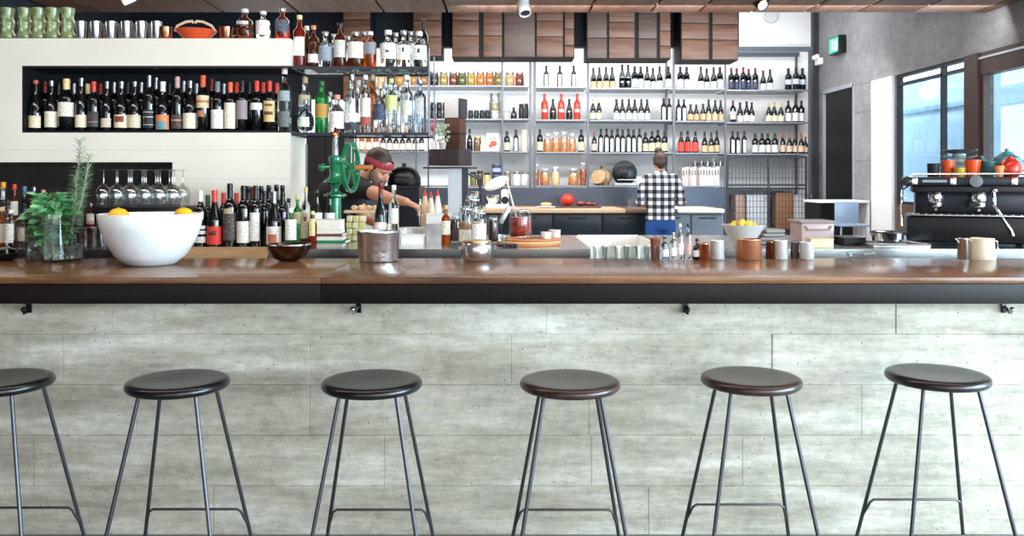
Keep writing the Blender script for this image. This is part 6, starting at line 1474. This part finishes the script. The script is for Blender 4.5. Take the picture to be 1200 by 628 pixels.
# hair: cap, nape and bun
b = B()
def hb(c, r, sx, sy, sz): b.ball((0, 0, 0), r, 1, 1, 1, 18, 12, M=Mh @ Matrix.Translation(c) @ Matrix.Diagonal((sx, sy, sz, 1)))
hb((0, .022, .042), .094, .9, 1.08, .98); hb((0, .05, -.01), .075, 1, .85, 1); hb((.02, .06, .135), .046, 1.05, 1, .95); hb((.03, .07, .155), .026, 1, 1, .8); hb((0, .05, -.055), .045, 1.1, .7, .9)
hb((.07, .02, .0), .03, .5, 1, 1.4); hb((-.07, .02, .0), .03, .5, 1, 1.4)
fuse(b, 'hair', mat('hair_brown', '3a2a22', .5, bscale=60, bump=.4), pl, .008, 4)
# gingham shirt
gm_ = bpy.data.materials.new('gingham_check'); gm_.use_nodes = True; N, L, p = nodes(gm_)
tc = N.new('ShaderNodeTexCoord'); sp = N.new('ShaderNodeSeparateXYZ'); L.new(tc.outputs['Object'], sp.inputs[0])
outs = []
for ax in ('X', 'Z'):
    m1 = N.new('ShaderNodeMath'); m1.operation = 'MULTIPLY'; m1.inputs[1].default_value = 1/.084; L.new(sp.outputs[ax], m1.inputs[0])
    m0 = N.new('ShaderNodeMath'); m0.operation = 'ADD'; m0.inputs[1].default_value = 50.25; L.new(m1.outputs[0], m0.inputs[0])
    m2 = N.new('ShaderNodeMath'); m2.operation = 'FRACT'; L.new(m0.outputs[0], m2.inputs[0])
    m3 = N.new('ShaderNodeMath'); m3.operation = 'LESS_THAN'; m3.inputs[1].default_value = .5; L.new(m2.outputs[0], m3.inputs[0]); outs.append(m3)
ad = N.new('ShaderNodeMath'); ad.operation = 'ADD'; L.new(outs[0].outputs[0], ad.inputs[0]); L.new(outs[1].outputs[0], ad.inputs[1])
m5 = N.new('ShaderNodeMath'); m5.operation = 'MULTIPLY'; m5.inputs[1].default_value = .5; L.new(ad.outputs[0], m5.inputs[0])
cr = N.new('ShaderNodeValToRGB'); cr.color_ramp.interpolation = 'CONSTANT'; e = cr.color_ramp.elements
e[0].position = 0; e[0].color = lin('f0f0f2'); e[1].position = .75; e[1].color = lin('0d0e12'); x = e.new(.3); x.color = lin('6a6d78')
L.new(m5.outputs[0], cr.inputs[0]); L.new(cr.outputs[0], p.inputs['Base Color']); p.inputs['Roughness'].default_value = .85
b = B()
ring_loft(b, [(0, .0, .945, .172, .125), (0, .0, .96, .172, .125), (0, 0, 1.08, .158, .118), (0, .0, 1.22, .16, .118), (0, .0, 1.35, .182, .12), (0, .0, 1.435, .155, .09), (0, .008, 1.475, .075, .065)])
for s in (-1, 1):
    limb(b, [(s*.15, 0, 1.40), (s*.21, -.01, 1.27), (s*.232, -.03, 1.15), (s*.225, .03, 1.14)], [.066, .06, .056, .05])
ring_loft(b, [(0, .012, 1.46, .066, .062), (0, .018, 1.50, .062, .06)])
fuse(b, 'checked_shirt', gm_, pl, .009, 4)
b = B()
ring_loft(b, [(0, 0, .83, .15, .112), (0, 0, .90, .165, .12), (0, 0, .99, .145, .11)])
for s in (-1, 1): limb(b, [(s*.078, 0, .88), (s*.097, 0, .52), (s*.097, .01, .12)], [.094, .072, .052])
fuse(b, 'jeans', mat('denim_blue', '1f4a8c', .8, bscale=30), pl, .011, 4)
for s in (-1, 1):
    b = B(); limb(b, [(s*.095, -.03, .045), (s*.1, .08, .04), (s*.107, .17, .03)], [.043, .042, .03]); b.box((s*.1, .07, .011), (.09, .27, .018), .008); fuse(b, 'shoe', mat('shoe_dark', '1c1c20', .5), pl, .008, 3)

# ---- bartender leaning over the bench
ox, oy = -1.30, 6.2
bt_ = thing('person', 'bearded bartender in dark shirt and red bandana leaning over the bench', 'person', (ox, oy, 0))
def q_(x, y, z): return Vector((x-ox, y-oy, z))
pel = q_(-1.31, 6.22, .95); wst = q_(-1.27, 6.16, 1.1); che = q_(-1.16, 6.03, 1.27); nkb = q_(-1.02, 5.93, 1.385)
hc = q_(XX(444, 5.85), 5.85, ZZ(197, 5.85))
shr = q_(XX(422, 5.80), 5.80, ZZ(220, 5.80)); shl = q_(-1.10, 6.12, 1.36)
elr = q_(XX(454, 5.52), 5.52, ZZ(232, 5.52)); wrr = q_(XX(476, 5.30), 5.30, ZZ(236.5, 5.30))
ell = q_(-.98, 6.02, 1.12); wrl = q_(-.86, 5.80, 1.10)
b = B()
limb(b, [pel, wst, che, che.lerp(nkb, .6)], [.135, .125, .145, .11], 20)
limb(b, [shr, che.lerp(nkb, .75), shl], [.062, .09, .062])
limb(b, [nkb, nkb.lerp(hc, .6)], [.056, .05])
Mh = Matrix.Translation(hc) @ Matrix.Rotation(R(58), 4, 'Z') @ Matrix.Rotation(R(32), 4, 'X') @ Matrix.Diagonal((.98, .98, .98, 1))
head(b, Mh)
limb(b, [shr, elr, wrr], [.055, .041, .027]); limb(b, [shl, ell, wrl], [.055, .041, .027])
hd_ = Vector((.12, -.04, -.05)); hand(b, wrr, hd_, (-.1, 0, -1), 1, .95, 1.0); hand(b, wrl, (.6, -.6, -.1), (0, 0, -1), -1, .7, 1.0)
for s in (-1, 1):
    hx = pel+Vector((s*.05, s*.08, -.03)); limb(b, [hx, Vector((hx.x+.03, hx.y, .5)), Vector((hx.x, hx.y, .09))], [.09, .06, .04]); limb(b, [Vector((hx.x-.03, hx.y, .05)), Vector((hx.x+.13, hx.y-.05, .03))], [.038, .028])
fuse(b, 'body', skin, bt_, .008, 5)
shirtm = mat('shirt_midnight', '10151f', .8, bscale=12)
b = B()
limb(b, [pel+Vector((0, 0, -.02)), wst, che, che.lerp(nkb, .65)], [.155, .15, .17, .125], 20)
limb(b, [shr, che.lerp(nkb, .72), shl], [.075, .102, .075])
limb(b, [shr, shr.lerp(elr, .38)], [.073, .06]); limb(b, [shl, shl.lerp(ell, .5)], [.073, .062])
fuse(b, 'shirt', shirtm, bt_, .009, 5)
b = B()
limb(b, [pel+Vector((0, 0, .03)), pel+Vector((0, 0, -.04))], [.15, .145], 20)
for s in (-1, 1):
    hx = pel+Vector((s*.05, s*.08, -.03)); limb(b, [hx, Vector((hx.x+.03, hx.y, .5)), Vector((hx.x, hx.y, .12))], [.1, .075, .055])
fuse(b, 'trousers', mat('trousers_black', '0e0f12', .8), bt_, .012, 4)
for s in (-1, 1):
    hx = pel+Vector((s*.05, s*.08, -.03)); b = B(); limb(b, [Vector((hx.x-.04, hx.y, .048)), Vector((hx.x+.15, hx.y-.06, .036))], [.047, .036]); fuse(b, 'shoe', mat('shoe_dark', '1c1c20', .5), bt_, .009, 3)
hairm = mat('hair_dark_brown', '33221a', .5, bscale=60, bump=.4)
b = B(); hb((0, .03, .05), .094, .92, 1.05, .95); hb((0, .065, -.01), .07, 1.05, .7, 1.1)
for s in (-1, 1): hb((s*.074, .0, .01), .026, .4, 1, 1.5)
fuse(b, 'hair', hairm, bt_, .007, 4)
b = B(); hb((0, -.05, -.075), .054, 1.15, .8, .85); hb((0, -.07, -.11), .036, 1.05, .8, 1)
for s in (-1, 1): hb((s*.058, -.02, -.05), .026, .6, 1.2, 1.5); hb((s*.022, -.098, -.05), .011, 1.6, .6, .7)
fuse(b, 'beard', mat('beard_grey_brown', '7a6254', .7, bscale=80, bump=.5), bt_, .006, 3)
# bandana: band round the head above the brow, with knot
b = B(); Mb = Mh @ Matrix.Translation((0, .014, .042)) @ Matrix.Rotation(R(-8), 4, 'X')
b.lathe([(.094, -.022), (.1, -.012), (.101, .012), (.094, .026), (.09, .026), (.09, -.022), (.094, -.022)], n=36, cap=False, M=Mb, sx=.9, sy=1.12)
b.ball((0, 0, 0), .022, M=Mb @ Matrix.Translation((0, .112, 0)))
b.tube([Mb @ Vector((0, .115, 0)), Mb @ Vector((.02, .14, -.04)), Mb @ Vector((.03, .15, -.08))], .01, 8, radii=[.012, .014, .006])
b.obj('bandana', food('bandana_print', '6a1420', 'b03a44', .8, 90), bt_, label='red patterned bandana')
for s in (-1, 1):
    b = B(); b.ball((0, 0, 0), .005, M=Mh @ Matrix.Translation((s*.03, -.081, -.003)), u=12, v=8); b.obj('eye', mat('eye_dark', '2a1c18', .2), bt_)
    b = B(); b.ball((0, 0, 0), .02, M=Mh @ Matrix.Translation((s*.031, -.088, .018)) @ Matrix.Diagonal((1, .3, .16, 1)), u=12, v=8); b.obj('eyebrow', hairm, bt_)
# steel jigger / tongs in his hand
tip = W(492.5, 241, 5.16); r_ = thing('tongs', 'steel tongs held by the bartender over the pans', 'tongs', tip)
for s in (-1, 1):
    B().tube([(s*.002, 0, .03), (s*.008, -.01, -.04), (s*.004, -.02, -.11)], .0035, 8, radii=[.003, .0045, .003]).obj('arm', chrome, r_)
B().ball((0, 0, .033), .007).obj('hinge', chrome, r_)
# ================================================================= CAMERA, LIGHT
cam = bpy.data.cameras.new('camera'); co = bpy.data.objects.new('camera', cam); COL.objects.link(co)
co.location = (0, 0, EZ); co.rotation_euler = (R(90), 0, 0)
cam.sensor_width = 36; cam.lens = 36*F/1200; cam.shift_x = 10/1200; cam.shift_y = -104/1200
cam.clip_start = .05; cam.clip_end = 100
bpy.context.scene.camera = co
w = bpy.data.worlds.new('sky'); bpy.context.scene.world = w; w.use_nodes = True
w.node_tree.nodes['Background'].inputs[0].default_value = lin('e8f0fa'); w.node_tree.nodes['Background'].inputs[1].default_value = 1.25
def area(name, loc, rot, sx, sy, e, col='ffffff'):
    l = bpy.data.lights.new(name, 'AREA'); l.shape = 'RECTANGLE'; l.size = sx; l.size_y = sy; l.energy = e; l.color = lin(col)[:3]
    o = bpy.data.objects.new(name, l); COL.objects.link(o); o.location = loc; o.rotation_euler = rot; return o
area('kitchen_fill_light', (.2, 10.1, 3.9), (R(12), 0, 0), 7.5, 1.6, 105)  # unseen fill added to brighten the white kitchen wall
area('service_fill_light', (-.2, 6.4, 2.84), (R(0), 0, 0), 6.5, .8, 60, 'fff4e6')  # added fill out of view over the service area
area('shelf_fill_light', (.3, 9.35, 2.74), (R(48), 0, 0), 7, .3, 82)  # added fill aimed at the back shelves, no fixture there
area('bar_fill_light', (-.5, 3.1, 2.86), (R(28), 0, 0), 6, .5, 50, 'fff8ee')  # unseen fill added above the bar, lifts the white wall unit
area('cabinet_fill_light', (1.9, 7.2, 2.84), (R(62), 0, 0), 4.5, .3, 34)  # added fill for the walnut cabinets, stronger towards the right
area('facade_fill_light', (4.85, 11, 3.7), (0, R(-35), 0), .5, 4, 60, 'f0f6ff')  # fill added outdoors to brighten the pale facade
area('window_daylight', (XR+.45, 4.2, 1.6), (0, R(90), 0), 2.0, 6.5, 90, 'eef4ff')
area('shopfront_daylight', (3.0, -3.2, 2.2), (R(78), 0, R(20)), 4, 3, 110, 'fffdf8')
area('front_window_daylight', (XR+.2, .4, 1.5), (0, R(90), 0), 2.1, 4.8, 520, 'fbfcff')
vs = bpy.context.scene.view_settings
bpy.context.scene.display_settings.display_device = 'sRGB'
vs.view_transform = 'Standard'; vs.look = 'None'; vs.gamma = 1; vs.use_curve_mapping = False; vs.exposure = 0.85
